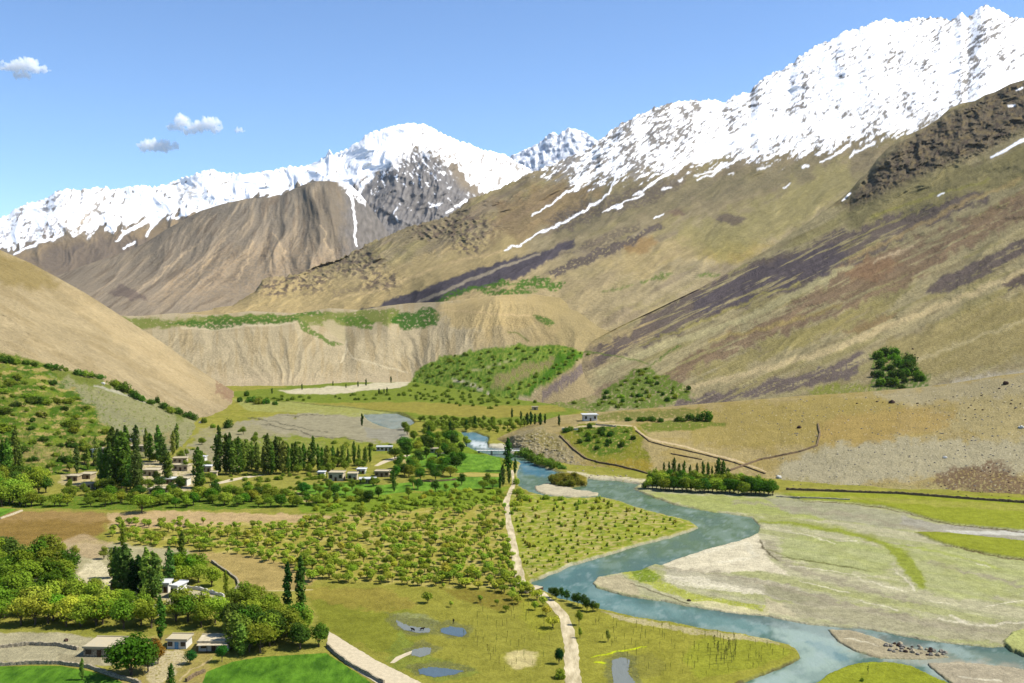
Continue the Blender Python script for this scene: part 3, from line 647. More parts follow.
# ================================================================== scree cone and green terraces on the left
def build_left_hill():
    xs = edge_xs(-30, 262, .7, -1100, 300)
    P = loft([
        [(-1100, 560, None), (-300, 510, None), (0, 486, None), (40, 482, None), (100, 474, None), (130, 468, None), (180, 458, None), (220, 446, None), (262, 425, None), (300, 410, None)],
        [(-1100, 300, 560), (-300, 280, 640), (0, 352, 770), (30, 358, 780), (60, 369, 795), (100, 379, 815), (130, 392, 830), (160, 404, 845), (200, 421, None), (240, 415, None), (262, 404, None), (300, 400, None)],
        [(-1100, -150, 700), (-300, 120, 900), (-60, 222, 980), (0, 250, 1000), (30, 263, 1010), (60, 279, 1020), (85, 293, 1030), (110, 309, 1040), (135, 325, 1050), (160, 341, 1060), (185, 359, 1065), (205, 374, 1068), (220, 383, 1070), (236, 393, None), (262, 397, None), (300, 398, None)],
        [(-1100, 300, 1300), (-300, 380, 1400), (0, 385, 1400), (160, 390, 1350), (236, 392, None), (262, 394, None), (300, 395, None)]], xs, [120, 150, 20], sm=4, dsm=12)
    # the last row must not rise above the crest in the gap on the right
    X, Y = to_pix(P)
    row = np.arange(P.shape[0])[:, None]
    edge = smooth(262, 215, X)
    a, b = rot(X, Y, .85, .5)
    d = -1.0 * edge * smooth(126, 150, row) * smooth(272, 262, row) * (5 * (ridged(b / 26, a / 160, 3, 601) - 1) + 1.4 * (ridged(b / 7, a / 60, 3, 603) - 1))
    low = smooth(0, 15, row) * smooth(128, 112, row) * edge
    d = d - 1.0 * low * (2.2 * fbm(X / 14, Y / 6, 4, 611) + 1.3 * ridged(X / 30, Y / 4.5, 2, 613))
    P = push(P, d)
    p = Paint(X, Y, (176, 158, 120))
    p.c *= (1 + .11 * fbm(b / 4, a / 40, 4, 9)).ravel()[:, None]
    p.field(smooth(.0, .4, fbm(b / 9, a / 60, 3, 19)) * .5, (160, 141, 102))
    p.poly([(-400, 150), (-60, 225), (0, 250), (20, 258), (60, 280), (40, 292), (0, 282), (-400, 240)], (142, 124, 72), 7, 4, .7)
    p.poly([(60, 285), (110, 312), (160, 345), (200, 380), (225, 400), (190, 395), (140, 360), (90, 320)], (196, 174, 130), 6, 4, .6)
    p.line([(0, 318, 2), (40, 345, 2), (60, 352, 2)], (200, 180, 138), 3, 3, .5)
    p.poly([(214, 378), (224, 374), (234, 380), (238, 392), (230, 400), (216, 394)], (150, 122, 96), 1.6, 2.5, .85, .2)
    # below the canal
    p.poly([(-1200, 290), (-300, 275), (0, 352), (30, 358), (60, 369), (100, 379), (130, 392), (160, 404), (200, 420), (262, 430), (262, 480), (-1200, 620)], (116, 124, 56), 1.2, 1.6, 1)
    i0, m0 = p.mask([(-1200, 290), (-300, 275), (0, 352), (30, 360), (60, 375), (90, 400), (110, 425), (130, 455), (100, 480), (-1200, 620)], 3, 4)
    n = fbm(p.X[i0] / 16, p.Y[i0] / 7, 5, 621, .62)
    p._mix(i0, m0 * smooth(-.4, .1, n) * .9, (112, 128, 42))
    p._mix(i0, m0 * smooth(-.15, .25, fbm(p.X[i0] / 18, p.Y[i0] / 8, 5, 625, .65)) * .9, (70, 100, 28))
    p._mix(i0, m0 * smooth(.26, .42, fbm(p.X[i0] / 16, p.Y[i0] / 4.0, 5, 629, .65)) * .75, (176, 154, 96))
    p.poly([(48, 378), (70, 380), (100, 386), (130, 395), (160, 408), (200, 424), (235, 436), (262, 440), (262, 470), (200, 462), (140, 460), (128, 446), (112, 424), (90, 402), (66, 388)], (150, 146, 104), 5, 6, .95, .12)
    p.poly([(70, 385), (110, 405), (150, 430), (200, 450), (190, 462), (140, 452), (110, 425)], (140, 138, 104), 4, 3, .6, .2)
    p.line([(94, 385, .8), (110, 390, 1.2), (126, 395, 1), (150, 404, .8)], (186, 180, 156), .8, 1, .8)
    p.poly([(20, 448), (60, 446), (110, 440), (170, 432), (170, 446), (110, 452), (60, 458), (20, 460)], (160, 142, 92), 2, 3, .6, .35)
    dots = (fbm(X / 2.0, Y / 1.4, 1, 91) > .62) * (row < 120)
    p.field(dots * .6, (96, 98, 60))
    return grid_obj('hillside', P, p.c, M_SLOPE)

# ================================================================== stony fan on the right bank
def build_fan():
    xs = edge_xs(512, 1045, .7, 470, 1900)
    P = loft([
        [(470, 470, 735), (522, 460.5, 650), (536, 466, 632), (550, 471, 618), (562, 475, 602), (581, 479, 590), (600, 481, 585), (619, 483, 578), (645, 487, 566), (690, 492, 550), (775, 498, 536), (840, 500.5, 526), (900, 502.5, 520), (960, 505.5, 512), (1024, 512, 498), (1400, 545, 430), (1900, 590, 380)],
        [(470, 450, 740), (522, 455, 655), (536, 461, 637), (550, 466, 626), (562, 470, 610), (581, 474, 598), (600, 476, 592), (619, 478, 586), (645, 482, 572), (690, 486, 556), (775, 492, 541), (840, 495, 532), (900, 497, 526), (960, 500, 519), (1024, 506, 505), (1400, 530, 440), (1900, 560, 390)],
        [(470, 445, 745), (520, 434, 690), (535, 430, 690), (560, 429, 690), (600, 428, 685), (650, 434, 670), (720, 452, 640), (780, 462, 610), (840, 455, 610), (900, 450, 610), (1024, 450, 600), (1400, 430, 560), (1900, 380, 520)],
        [(470, 440, 780), (515, 431, 760), (530, 424, 770), (560, 414, 790), (600, 411, 800), (650, 407, 805), (700, 402, 800), (745, 398, 790), (800, 393, 785), (840, 391, 780), (880, 389, 775), (920, 386, 775), (960, 380, 770), (1000, 372, 765), (1024, 369, 760), (1400, 320, 740), (1900, 240, 740)],
        [(470, 436, 900), (530, 424, 900), (600, 412, 930), (700, 403, 940), (840, 392, 920), (1024, 371, 900), (1900, 280, 850)],
        [(470, 436, 1000), (530, 430, 1000), (600, 425, 1100), (700, 418, 1200), (840, 410, 1300), (1024, 400, 1400), (1900, 380, 1600)]], xs, [14, 60, 100, 16, 10], sm=5, dsm=14, crest=False)
    X, Y = to_pix(P)
    row = np.arange(P.shape[0])[:, None]
    e = smooth(10, 26, row) * smooth(176, 160, row)
    d = -.6 * e * (3.5 * fbm(X / 40, Y / 18, 4, 701) + .8 * ridged(X / 9, Y / 5, 3, 703))
    rocky = smooth(3, -5, sd_poly(X, Y * 1.0, [(508, 440), (520, 432), (540, 428), (556, 436), (566, 448), (578, 462), (600, 470), (640, 476), (640, 482), (560, 474), (530, 462)]))
    d = d - 1.3 * rocky * smooth(2, 12, row) * (ridged(X / 7, Y / 4, 4, 707) - 1)
    P = push(P, d)
    p = Paint(X, Y, (172, 154, 104), 1.3)
    p.c *= (1 + .14 * fbm(X / 4, Y / 2, 4, 9)).ravel()[:, None]
    p.field(smooth(.0, .4, fbm(X / 30, Y / 9, 4, 19)) * .6, (164, 144, 82))
    p.poly([(690, 410), (760, 402), (840, 396), (900, 400), (900, 425), (860, 440), (800, 446), (740, 450), (690, 440)], (164, 146, 80), 6, 6, .7)
    p.poly([(820, 430), (840, 412), (900, 410), (960, 412), (940, 430), (880, 442), (830, 444)], (174, 148, 88), 5, 5, .7)
    p.poly([(780, 462), (830, 446), (900, 440), (1000, 440), (1080, 430), (1080, 480), (980, 470), (900, 480), (800, 488), (775, 480)], (176, 168, 138), 5, 5, .75)
    p.poly([(770, 478), (850, 484), (900, 486), (960, 480), (1080, 490), (1080, 500), (960, 496), (860, 492), (780, 490)], (170, 158, 104), 3, 4, .7)
    p.poly([(930, 485), (940, 472), (960, 466), (990, 462), (1010, 468), (1020, 480), (1060, 492), (1060, 504), (1000, 498), (960, 490)], (122, 100, 78), 3, 5, .9, .25)
    p.poly([(870, 395), (920, 388), (980, 380), (1060, 370), (1060, 392), (960, 400), (900, 404)], (172, 160, 124), 4, 4, .8)
    p.poly([(960, 400), (1060, 388), (1060, 440), (990, 440), (950, 425)], (172, 158, 112), 6, 5, .7)
    st = fbm(X / 1.5, Y / 1.0, 1, 731)
    p.field((st > .62) * smooth(690, 780, X) * .7, (120, 108, 78))
    p.field((st < -.66) * smooth(640, 780, X) * .7, (206, 196, 170))
    # green part by the road house
    p.poly([(560, 432), (580, 424), (620, 424), (640, 428), (650, 436), (640, 446), (650, 462), (650, 476), (620, 472), (590, 462), (574, 448)], (132, 132, 46), 2, 3, .95, .08)
    p.poly([(574, 430), (600, 424), (632, 428), (634, 440), (620, 452), (600, 456), (580, 444)], (86, 112, 36), 2, 3, .9, .3)
    p.poly([(600, 462), (630, 458), (655, 462), (650, 472), (620, 470)], (162, 140, 58), 2, 3, .8, .2)
    p.poly([(636, 424), (680, 420), (710, 421), (730, 425), (690, 430), (650, 432)], (112, 124, 46), 1.5, 2, .9, .15)
    p.poly([(590, 416), (620, 412), (660, 410), (700, 408), (700, 416), (640, 420), (600, 420)], (122, 124, 60), 1.5, 2, .9, .2)
    p.poly([(508, 440), (520, 430), (542, 428), (558, 436), (568, 448), (580, 464), (620, 472), (650, 476), (650, 483), (600, 480), (560, 478), (520, 462)], (164, 150, 110), 1.5, 2.5, .95, .05)
    p.poly([(524, 436), (545, 430), (560, 440), (565, 455), (545, 446), (528, 444)], (144, 132, 72), 2, 3, .8, .3)
    sp = fbm(X / 2.2, Y / 1.4, 2, 735)
    p.field(smooth(.2, .6, sp) * rocky * .5, (104, 92, 72)); p.field(smooth(.2, .6, -sp) * rocky * .6, (200, 188, 158))
    p.poly([(577, 474), (600, 475), (640, 477), (648, 480), (645, 484), (600, 480), (575, 478)], (204, 192, 156), .8, 1.2, .9)
    for l, c, al in [
        ([(562, 428, .8), (580, 427, 1), (600, 426, 1), (616, 425, .9), (632, 426, .8)], (212, 192, 150), .9),
        ([(585, 423, .6), (600, 422, .8), (615, 422, .6)], (206, 186, 140), .8),
        ([(635, 427, .9), (640, 433, 1.1), (652, 440, 1.0), (668, 443, 1.0), (690, 448, .9), (715, 455, .9), (735, 460, .9), (752, 466, .9), (766, 472, .7)], (214, 190, 146), .95),
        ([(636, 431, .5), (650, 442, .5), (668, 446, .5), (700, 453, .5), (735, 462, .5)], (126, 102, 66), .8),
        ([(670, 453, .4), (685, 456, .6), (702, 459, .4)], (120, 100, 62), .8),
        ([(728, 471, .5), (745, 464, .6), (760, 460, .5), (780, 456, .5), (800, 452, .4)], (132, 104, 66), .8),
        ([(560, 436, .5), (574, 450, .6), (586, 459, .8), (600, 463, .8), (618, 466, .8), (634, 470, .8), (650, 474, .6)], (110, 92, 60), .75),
        ([(775, 492.5, .6), (800, 493, .7), (830, 494, .7), (870, 495, .7)], (150, 128, 84), .8)]:
        p.line(l, c, .5, .7, al)
    return grid_obj('stony_fan', P, p.c, M_FAN)

# ================================================================== valley floor, river
RIVER = [(524, 457), (521, 462), (518, 468), (517, 478), (519, 486), (530, 492), (545, 496), (580, 498), (602, 497), (620, 501), (640, 508), (665, 515), (690, 521), (698, 527), (690, 531), (670, 537), (640, 544), (615, 552),
         (595, 558), (570, 565), (555, 572), (543, 577), (533, 580), (530, 583), (540, 588), (550, 594), (560, 599), (580, 604), (600, 609), (638, 618), (673, 623), (703, 629), (739, 634), (768, 637), (783, 642), (796, 649), (801, 656), (790, 663),
         (768, 672), (745, 680), (728, 692), (690, 760), (1600, 760), (1400, 700), (1100, 670), (1024, 655), (1007, 645), (990, 646), (957, 643), (919, 638), (869, 628), (806, 623), (766, 615), (726, 611), (688, 605), (663, 600), (638, 597), (613, 592),
         (596, 586), (592, 582), (598, 576), (620, 571), (640, 569), (655, 563), (661, 564), (673, 559), (703, 549), (739, 540), (757, 532), (760, 524), (750, 517), (735, 514), (700, 509), (675, 504), (655, 497), (640, 491), (633, 488), (640, 484),
         (630, 482), (619, 480), (600, 479), (581, 477), (563, 473), (549, 469), (535, 464)]
UPPER = [(462, 431), (476, 432), (488, 437), (488, 446), (502, 450), (526, 456), (524, 463), (505, 459), (480, 452), (466, 446), (464, 438)]
POOL = [(364, 414), (380, 413), (397, 413), (410, 418), (414, 422), (406, 428), (392, 429), (378, 425), (368, 420)]
BARS = [[(535, 485), (548, 483), (562, 485), (580, 489), (600, 492), (598, 495), (575, 496.5), (545, 494), (536, 490)],
        [(548, 476), (560, 473), (575, 474), (588, 478), (586, 485), (570, 487), (552, 483)],
        [(826, 628), (850, 629), (872, 634), (890, 642), (940, 652), (952, 655.5), (920, 658), (880, 657), (855, 650), (838, 640)],
        [(926, 662), (960, 660), (1000, 664), (1100, 680), (1300, 720), (1000, 720), (960, 690), (940, 674)]]
MEADOW2 = [(800, 700), (816, 684), (830, 674), (843, 668), (856, 664.5), (869, 663), (894, 663), (912, 667), (929, 675), (949, 684), (970, 720), (800, 720)]
BANK_R = [(1004, 641), (1012, 633), (1024, 629), (1100, 622), (1100, 668), (1024, 655), (1010, 650)]
FLATS = [(633, 488), (645, 483), (700, 490), (775, 494), (1100, 505), (2300, 560), (2300, 760), (1000, 700), (690, 620), (590, 600), (580, 570), (655, 556), (720, 540), (750, 526), (700, 512)]
TURF = [[(780, 494), (830, 493), (1100, 500), (1100, 538), (1024, 530.5), (985, 527), (950, 523), (925, 517), (905, 511), (885, 506), (850, 502.5), (800, 499.5)],
        [(915, 532), (950, 533), (1024, 541), (1100, 546), (1100, 570), (1024, 559), (985, 553), (952, 545.5), (930, 539)]]

def build_floor():
    xs = edge_xs(-30, 1054, 1.0, -2600, 3600)
    ys = np.concatenate([[306, 310, 318, 330, 345, 360, 372], np.arange(378, 692, .6), 692 + np.cumsum(np.linspace(1, 90, 24))])[::-1]
    X, Y = np.meshgrid(xs, ys)
    P = at_level(X, Y, -.5)
    p = Paint(X, Y, (150, 146, 66), 2.4)
    sx, sy2 = X / 1.0, Y * 2.4
    wx, wy = P[..., 0], P[..., 1]
    def m(poly, soft=1.6, amp=1.0):
        a = np.zeros(X.size); i, v = p.mask(poly, soft, amp); a[i] = v; return a.reshape(X.shape)
    flats = m(FLATS, 4, 1)
    river = np.maximum.reduce([m(RIVER, 1.8, .8), m(UPPER), m(POOL)])
    for b in BARS: river = river * (1 - m(b, 1.6, .8))
    river = river * (1 - m(MEADOW2)) * (1 - m(BANK_R))
    turf = np.maximum.reduce([m(t, 1.4, .8) for t in TURF] + [m(MEADOW2), m(BANK_R)])
    flats = flats * (1 - turf)
    und = fbm(wx / 25, wy / 25, 4, 801)
    und2 = fbm(wx / 60, wy / 60, 3, 805)
    z = -.5 + .5 * (1 - flats) + flats * (-.18 + .16 * und + .1 * und2)
    for k in (0, 2, 3):
        bm = m(BARS[k], 3, 1); z = z * (1 - bm) + bm * (-.95 + .25 * smooth(.2, 1, bm) + .1 * und)
    z = z * (1 - river) + river * (-2.2)
    far = smooth(440, 415, Y) * (1 - river)
    z = z + far * .4 * und * (X < 560) 
    P[..., 2] = z

    # ---- colours
    n1 = fbm(wx / 9, wy / 9, 4, 811); n2 = fbm(wx / 40, wy / 40, 4, 813); n3 = fbm(wx / 3.2, wy / 3.2, 3, 815)
    p.field(smooth(-.1, .4, n2) * .7, (138, 138, 56))
    p.field(smooth(.0, .4, n1) * .5, (158, 150, 70))
    # centre meadow
    p.poly([(300, 585), (420, 585), (520, 595), (560, 620), (565, 700), (420, 700), (330, 640)], (146, 142, 58), 4, 4, .85)
    p.poly([(310, 600), (380, 600), (440, 625), (400, 660), (350, 645), (318, 625)], (126, 130, 46), 6, 6, .8)
    p.poly([(300, 588), (380, 590), (420, 605), (380, 615), (310, 600)], (150, 134, 62), 4, 5, .7)
    p.poly([(440, 590), (500, 592), (525, 604), (500, 612), (460, 602)], (128, 112, 48), 3, 3, .7, .15)
    p.poly([(506, 655), (522, 651), (536, 654), (534, 668), (515, 671), (506, 664)], (208, 192, 132), 3, 2, .95)
    p.poly([(520, 600), (548, 605), (556, 630), (540, 640), (520, 620)], (150, 150, 52), 4, 3, .6)
    p.poly([(395, 615), (425, 616), (440, 625), (430, 634), (405, 632), (395, 625)], (150, 152, 104), 3, 3, .7, .1)
    p.poly([(400, 630), (420, 655), (470, 668), (480, 676), (440, 684), (400, 672), (385, 660)], (124, 136, 58), 3, 4, .7, .1)
    # bottom meadow right of the track
    p.poly([(575, 605), (610, 612), (700, 630), (768, 638), (801, 657), (768, 673), (728, 692), (575, 700)], (150, 146, 58), 2, 2, .9)
    p.poly([(700, 640), (768, 642), (795, 655), (760, 668), (700, 680), (680, 660)], (148, 152, 52), 4, 3, .8)
    p.poly([(625, 660), (650, 655), (668, 665), (660, 678), (630, 680), (622, 670)], (138, 134, 62), 3, 3, .8, .1)
    p.line([(592, 659, 1.2), (610, 655, 1.5), (630, 651, 1.2), (645, 648, .8)], (196, 208, 32), .8, 1.2, .95)
    p.line([(596, 664, 1.6), (604, 665, 2.2), (608, 666, 1)], (196, 208, 32), .8, 1.2, .95)
    p.poly([(620, 617), (700, 631), (768, 640), (780, 646), (700, 637), (620, 622), (600, 612)], (188, 174, 132), 1, 2, .8, .15)
    for mp_ in ([(434, 626), (452, 622), (470, 628), (470, 638), (448, 640), (436, 634)], [(385, 614), (410, 618), (436, 624), (436, 636), (410, 637), (390, 628)], [(404, 650), (424, 643), (440, 648), (434, 658), (412, 659)], [(406, 668), (430, 662), (466, 666), (474, 672), (450, 679), (416, 678)], [(604, 662), (622, 653), (638, 658), (636, 670), (644, 690), (606, 690)]):
        p.poly(mp_, (116, 116, 70), 3, 3, .8, .1)
    p.poly([(-20, 520), (24, 512), (100, 514), (112, 520), (104, 532), (96, 540), (60, 546), (-20, 547)], (142, 116, 62), 4, 4, 1)
    p.poly([(-20, 518), (24, 512), (100, 513), (112, 520), (100, 524), (40, 520), (-20, 527)], (160, 132, 82), 4, 4, .8)
    # tan ground round the orchard
    p.poly([(108, 514), (160, 512), (340, 517), (400, 512), (400, 522), (300, 525), (220, 528), (150, 530), (110, 534)], (192, 164, 118), 2, 3, .95)
    p.poly([(110, 530), (180, 528), (300, 522), (400, 512), (505, 500), (512, 545), (526, 590), (440, 588), (300, 580), (190, 552), (110, 545)], (168, 158, 74), 3, 4, .85)
    idx, mk = p.mask([(110, 530), (180, 528), (300, 522), (400, 512), (505, 500), (512, 545), (526, 590), (440, 588), (300, 580), (190, 552), (110, 545)], 3, 4)
    p._mix(idx, mk * smooth(.05, .35, n1.ravel()[idx]) * .6, (182, 168, 100))
    p.poly([(185, 552), (240, 555), (300, 568), (320, 578), (300, 592), (240, 592), (232, 578), (216, 564)], (172, 150, 92), 3, 3, .95)
    p.poly([(60, 545), (120, 545), (190, 552), (190, 566), (110, 580), (70, 582), (50, 565)], (176, 166, 128), 3, 3, .9)
    p.poly([(90, 560), (116, 570), (118, 585), (100, 590), (72, 580)], (220, 206, 166), 2, 3, .8, .1)
    p.poly([(85, 535), (110, 545), (100, 560), (60, 555), (50, 545)], (184, 160, 120), 3, 3, .8)
    p.poly([(150, 580), (185, 590), (215, 597), (230, 602), (205, 612), (170, 605), (150, 595)], (198, 186, 152), 2, 3, .9)
    p.poly([(215, 566), (235, 580), (236, 592), (222, 598), (200, 590), (190, 575)], (146, 150, 58), 2, 2, .9)
    p.line([(226, 604, .6), (238, 595, .9), (250, 592, .6), (275, 592, .8), (290, 592, .8), (312, 591, .8)], (212, 196, 142), .6, .8, .9)
    p.poly([(566, 471), (600, 476), (645, 480), (652, 486), (640, 486), (600, 481.5), (572, 478)], (204, 192, 156), .8, 1.2, .95, .1)
    # stony strip and village ground at the bottom left
    p.poly([(-60, 632), (0, 634), (60, 634), (100, 640), (130, 640), (130, 660), (110, 668), (60, 665), (0, 664), (-60, 664)], (176, 166, 132), 2, 2, .95)
    p.poly([(60, 655), (100, 660), (104, 668), (60, 665)], (150, 140, 108), 1.5, 2, .7)
    p.poly([(130, 640), (230, 630), (250, 645), (210, 660), (205, 700), (130, 700), (110, 675)], (162, 146, 84), 2, 3, .9, .05)
    p.poly([(150, 655), (180, 650), (190, 660), (170, 680), (150, 690), (145, 670)], (206, 190, 150), 2, 3, .8, .25)
    p.line([(180, 683, 1), (190, 672, .8), (200, 668, 1), (212, 660, .8)], (206, 182, 140), .8, 1.2, .7)
    # upper village ground
    p.poly([(-60, 478), (40, 478), (120, 470), (200, 470), (300, 474), (420, 476), (420, 490), (300, 492), (200, 492), (100, 500), (-60, 505)], (150, 146, 68), 2, 3, .9)
    p.poly([(60, 474), (95, 474), (95, 488), (62, 486)], (196, 178, 132), 1.2, 2, .9, .15)
    p.poly([(138, 462), (170, 460), (200, 470), (190, 492), (150, 494), (136, 480)], (206, 188, 150), 1.2, 2, .9, .2)
    p.poly([(-60, 496), (330, 500), (330, 508), (180, 512), (0, 508), (-60, 508)], (96, 122, 38), 1.6, 2, .9, .1)
    p.poly([(300, 500), (505, 488), (505, 504), (400, 512), (300, 514)], (120, 142, 44), 2, 3, .9)
    p.poly([(295, 492), (310, 494), (318, 503), (304, 503)], (196, 178, 118), 1.2, 1.5, .9)
    p.poly([(400, 455), (440, 448), (465, 452), (460, 462), (430, 470), (405, 470)], (184, 166, 116), 2, 3, .7, .3)
    # moraine and gravel plain behind the village
    p.poly([(180, 452), (240, 424), (262, 418), (320, 412), (366, 415), (405, 430), (405, 443), (360, 442), (300, 436), (250, 452), (200, 466)], (158, 150, 120), 2.5, 6, 1)
    p.poly([(200, 430), (260, 425), (300, 440), (330, 444), (330, 456), (240, 470), (190, 466)], (156, 148, 108), 3, 7, .85, .1)
    p.poly([(240, 440), (300, 436), (400, 444), (430, 446), (400, 455), (300, 458), (240, 462)], (128, 138, 52), 3, 5, .85, .2)
    for l in [[(252, 418, .5), (275, 423, .7), (300, 428, .7), (330, 434, .6)], [(262, 424, .5), (290, 430, .7), (320, 437, .7), (360, 441, .5)], [(280, 417, .5), (310, 416, .6), (340, 414, .5)]]:
        p.line([(x_, y_, w_ * 1.6) for x_, y_, w_ in l], (98, 92, 74), .6, 2.2, .85, br=.15)
    p.poly([(366, 428), (404, 430), (405, 438), (390, 443), (366, 438)], (150, 146, 128), 1, 2, .8)
    # far plain
    p.poly([(232, 392), (300, 386), (420, 376), (560, 396), (600, 404), (560, 420), (440, 430), (400, 414), (320, 408), (240, 406)], (118, 132, 50), 1.5, 2, .95)
    p.poly([(232, 400), (300, 402), (360, 408), (400, 414), (380, 420), (320, 414), (250, 412)], (158, 158, 90), 1.5, 2, .9, .05)
    p.poly([(278, 391), (330, 387), (400, 382), (412, 381), (405, 387), (360, 392), (330, 395), (290, 394)], (206, 194, 160), 1.0, 1.4, .95)
    p.poly([(310, 404), (400, 402), (470, 406), (560, 406), (570, 412), (500, 418), (430, 416), (380, 410)], (150, 140, 66), 1.5, 2, .95)
    p.line([(270, 400, .5), (316, 405, .8), (360, 409, .9), (400, 413, .9), (418, 420, .6)], (104, 100, 56), .6, .8, .85)
    p.poly([(400, 440), (460, 430), (466, 446), (500, 455), (508, 470), (420, 470), (400, 455)], (112, 138, 40), 2, 3, .9)
    p.poly([(478, 444), (505, 445), (515, 452), (505, 458), (480, 452)], (206, 198, 172), 1, 1.4, .9)
    # scrub field between the track and the river
    p.poly([(514, 494), (540, 496), (602, 498), (640, 508), (690, 521), (698, 527), (640, 544), (595, 558), (555, 572), (528, 580), (520, 560), (512, 530), (508, 505)], (152, 158, 56), 1.5, 1.5, .95)
    i2, m2 = p.mask([(514, 494), (602, 498), (690, 521), (698, 527), (640, 544), (555, 572), (528, 580), (508, 505)], 2, 2)
    p._mix(i2, m2 * smooth(.0, .3, n3.ravel()[i2] + .4 * n2.ravel()[i2]) * .85, (180, 164, 104))
    p._mix(i2, m2 * smooth(.1, .35, fbm(wx.ravel()[i2] / 5, wy.ravel()[i2] / 5, 3, 819)) * .6, (112, 134, 40))
    p.line([(698, 527, 1), (690, 531, 1), (670, 537, 1), (640, 544, 1.2), (615, 552, 1.2), (595, 558, 1.3), (570, 565, 1.4), (555, 572, 1.4), (540, 578, 1.4)], (186, 178, 148), .8, .8, .85)
    # flats
    ch = ridged((wy + .75 * wx + 14 * n2) / 26, (wx) / 110, 4, 833).ravel()
    p._mix(np.arange(X.size), flats.ravel() * smooth(1.25, 1.5, ch) * .6, (132, 132, 104))
    def F_(poly, c, s=2, a=3, al=.9, br=0): p.poly(poly, c, s, a, al, br)
    p._mix(np.arange(X.size), flats.ravel(), (176, 172, 132))
    fl = flats.ravel()
    st = fbm(wx / 60 + .02 * wy, (wy + .9 * wx) / 16, 4, 831).ravel()
    p._mix(np.arange(X.size), fl * smooth(.0, .35, st) * .6, (162, 164, 102))
    p._mix(np.arange(X.size), fl * smooth(.05, .35, -st) * .55, (190, 182, 146))
    F_([(640, 492), (680, 494), (760, 497), (800, 502), (860, 510), (820, 520), (760, 514), (700, 509)], (158, 164, 88), 2.5, 3, .8)
    F_([(760, 497), (840, 503), (900, 514), (930, 525), (900, 530), (840, 520), (790, 512)], (162, 158, 128), 2.5, 3, .85)
    F_([(900, 516), (940, 524), (1100, 532), (1100, 544), (1000, 540), (930, 532), (900, 524)], (164, 158, 140), 2, 2, .85)
    F_([(940, 529), (970, 531), (1024, 530), (1060, 533), (1024, 535), (960, 534)], (206, 202, 186), 1, 1.2, .8)
    F_([(660, 564), (700, 549), (739, 540), (757, 534), (764, 540), (770, 560), (790, 575), (760, 570), (720, 572), (680, 572)], (216, 204, 172), 1.5, 2, .95)
    F_([(664, 568), (700, 572), (760, 578), (800, 588), (840, 600), (820, 608), (760, 594), (700, 584), (670, 578)], (178, 170, 144), 2, 2.5, .85)
    F_([(764, 584), (800, 590), (840, 602), (830, 608), (790, 600), (764, 592)], (146, 142, 108), 2, 2, .75)
    F_([(664, 574), (700, 577), (760, 590), (764, 594), (700, 588), (668, 582)], (220, 210, 180), 1.2, 2, .8, .15)
    F_([(620, 571), (640, 567), (655, 570), (662, 580), (690, 592), (730, 600), (768, 606), (768, 616), (700, 604), (650, 586), (632, 578)], (168, 172, 72), 1.6, 2, .9, .1)
    F_([(632, 570), (648, 567), (658, 574), (655, 582), (640, 582), (634, 576)], (116, 136, 44), 1.5, 2, .85, .1)
    F_([(594, 582), (600, 577), (620, 574), (636, 582), (640, 596), (612, 591)], (184, 172, 136), 1.2, 1.5, .95)
    F_([(690, 601), (712, 600), (768, 612), (768, 618), (720, 610)], (214, 202, 160), 1, 1.6, .8, .1)
    F_([(780, 535), (860, 540), (900, 556), (880, 575), (820, 568), (780, 555)], (164, 170, 104), 4, 5, .6)
    F_([(900, 545), (960, 548), (1030, 562), (1060, 590), (960, 600), (920, 590), (905, 568)], (168, 172, 108), 4, 5, .6)
    F_([(840, 600), (900, 612), (960, 622), (1060, 620), (1060, 640), (1000, 642), (930, 636), (860, 625), (780, 612), (760, 604)], (168, 160, 130), 3, 5, .8)
    F_([(764, 596), (780, 603), (800, 618), (764, 612)], (196, 184, 148), 2, 3, .7)
    for l in [[(735, 501, 2), (770, 504, 3), (800, 508, 4), (860, 516, 4), (900, 525, 4), (960, 538, 4), (1024, 558, 4), (1060, 570, 4)], [(668, 567, 2), (720, 574, 3.5), (780, 586, 4), (830, 600, 5), (880, 612, 5), (940, 625, 5), (1000, 632, 4)], [(764, 540, 3), (770, 552, 4), (790, 566, 5), (830, 578, 5), (870, 590, 5), (920, 604, 4)], [(930, 562, 3), (980, 574, 4), (1040, 590, 4)]]:
        p.line(l, (160, 151, 124), 3, 5, .8)
    for l in [[(790, 525, 5), (830, 548, 8), (880, 568, 8), (900, 584, 6)], [(930, 556, 6), (980, 586, 9), (1040, 606, 7)], [(690, 500, 4), (740, 508, 5), (790, 518, 4)], [(810, 585, 4), (860, 598, 5), (920, 612, 5)]]:
        p.line(l, (164, 166, 98), 4, 6, .35)
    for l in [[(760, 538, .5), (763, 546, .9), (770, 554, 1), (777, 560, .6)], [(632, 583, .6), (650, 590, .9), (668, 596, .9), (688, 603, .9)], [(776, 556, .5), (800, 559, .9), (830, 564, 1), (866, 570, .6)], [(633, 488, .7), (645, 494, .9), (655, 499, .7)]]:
        p.line(l, (84, 76, 52), .5, 1.2, .85)  # thin dark bank edges: shadow of the undercut drawn as colour
    p.line([(745, 515, 4), (785, 519, 5), (830, 527, 6), (880, 540, 7), (905, 556, 7)], (156, 158, 92), 4, 4, .8)
    G1 = [(762, 521, 2), (785, 522, 3), (810, 526, 3.4), (840, 531, 3.6), (865, 537, 3.6), (885, 543, 4), (896, 550, 6), (905, 560, 8), (914, 572, 9), (920, 582, 5), (923, 588, 2)]
    p.line(G1, (142, 150, 58), 2.5, 2, .95)
    p.line([(890, 544, 2), (930, 550, 3), (970, 558, 2), (1000, 568, 2)], (166, 174, 86), 2, 2, .7)
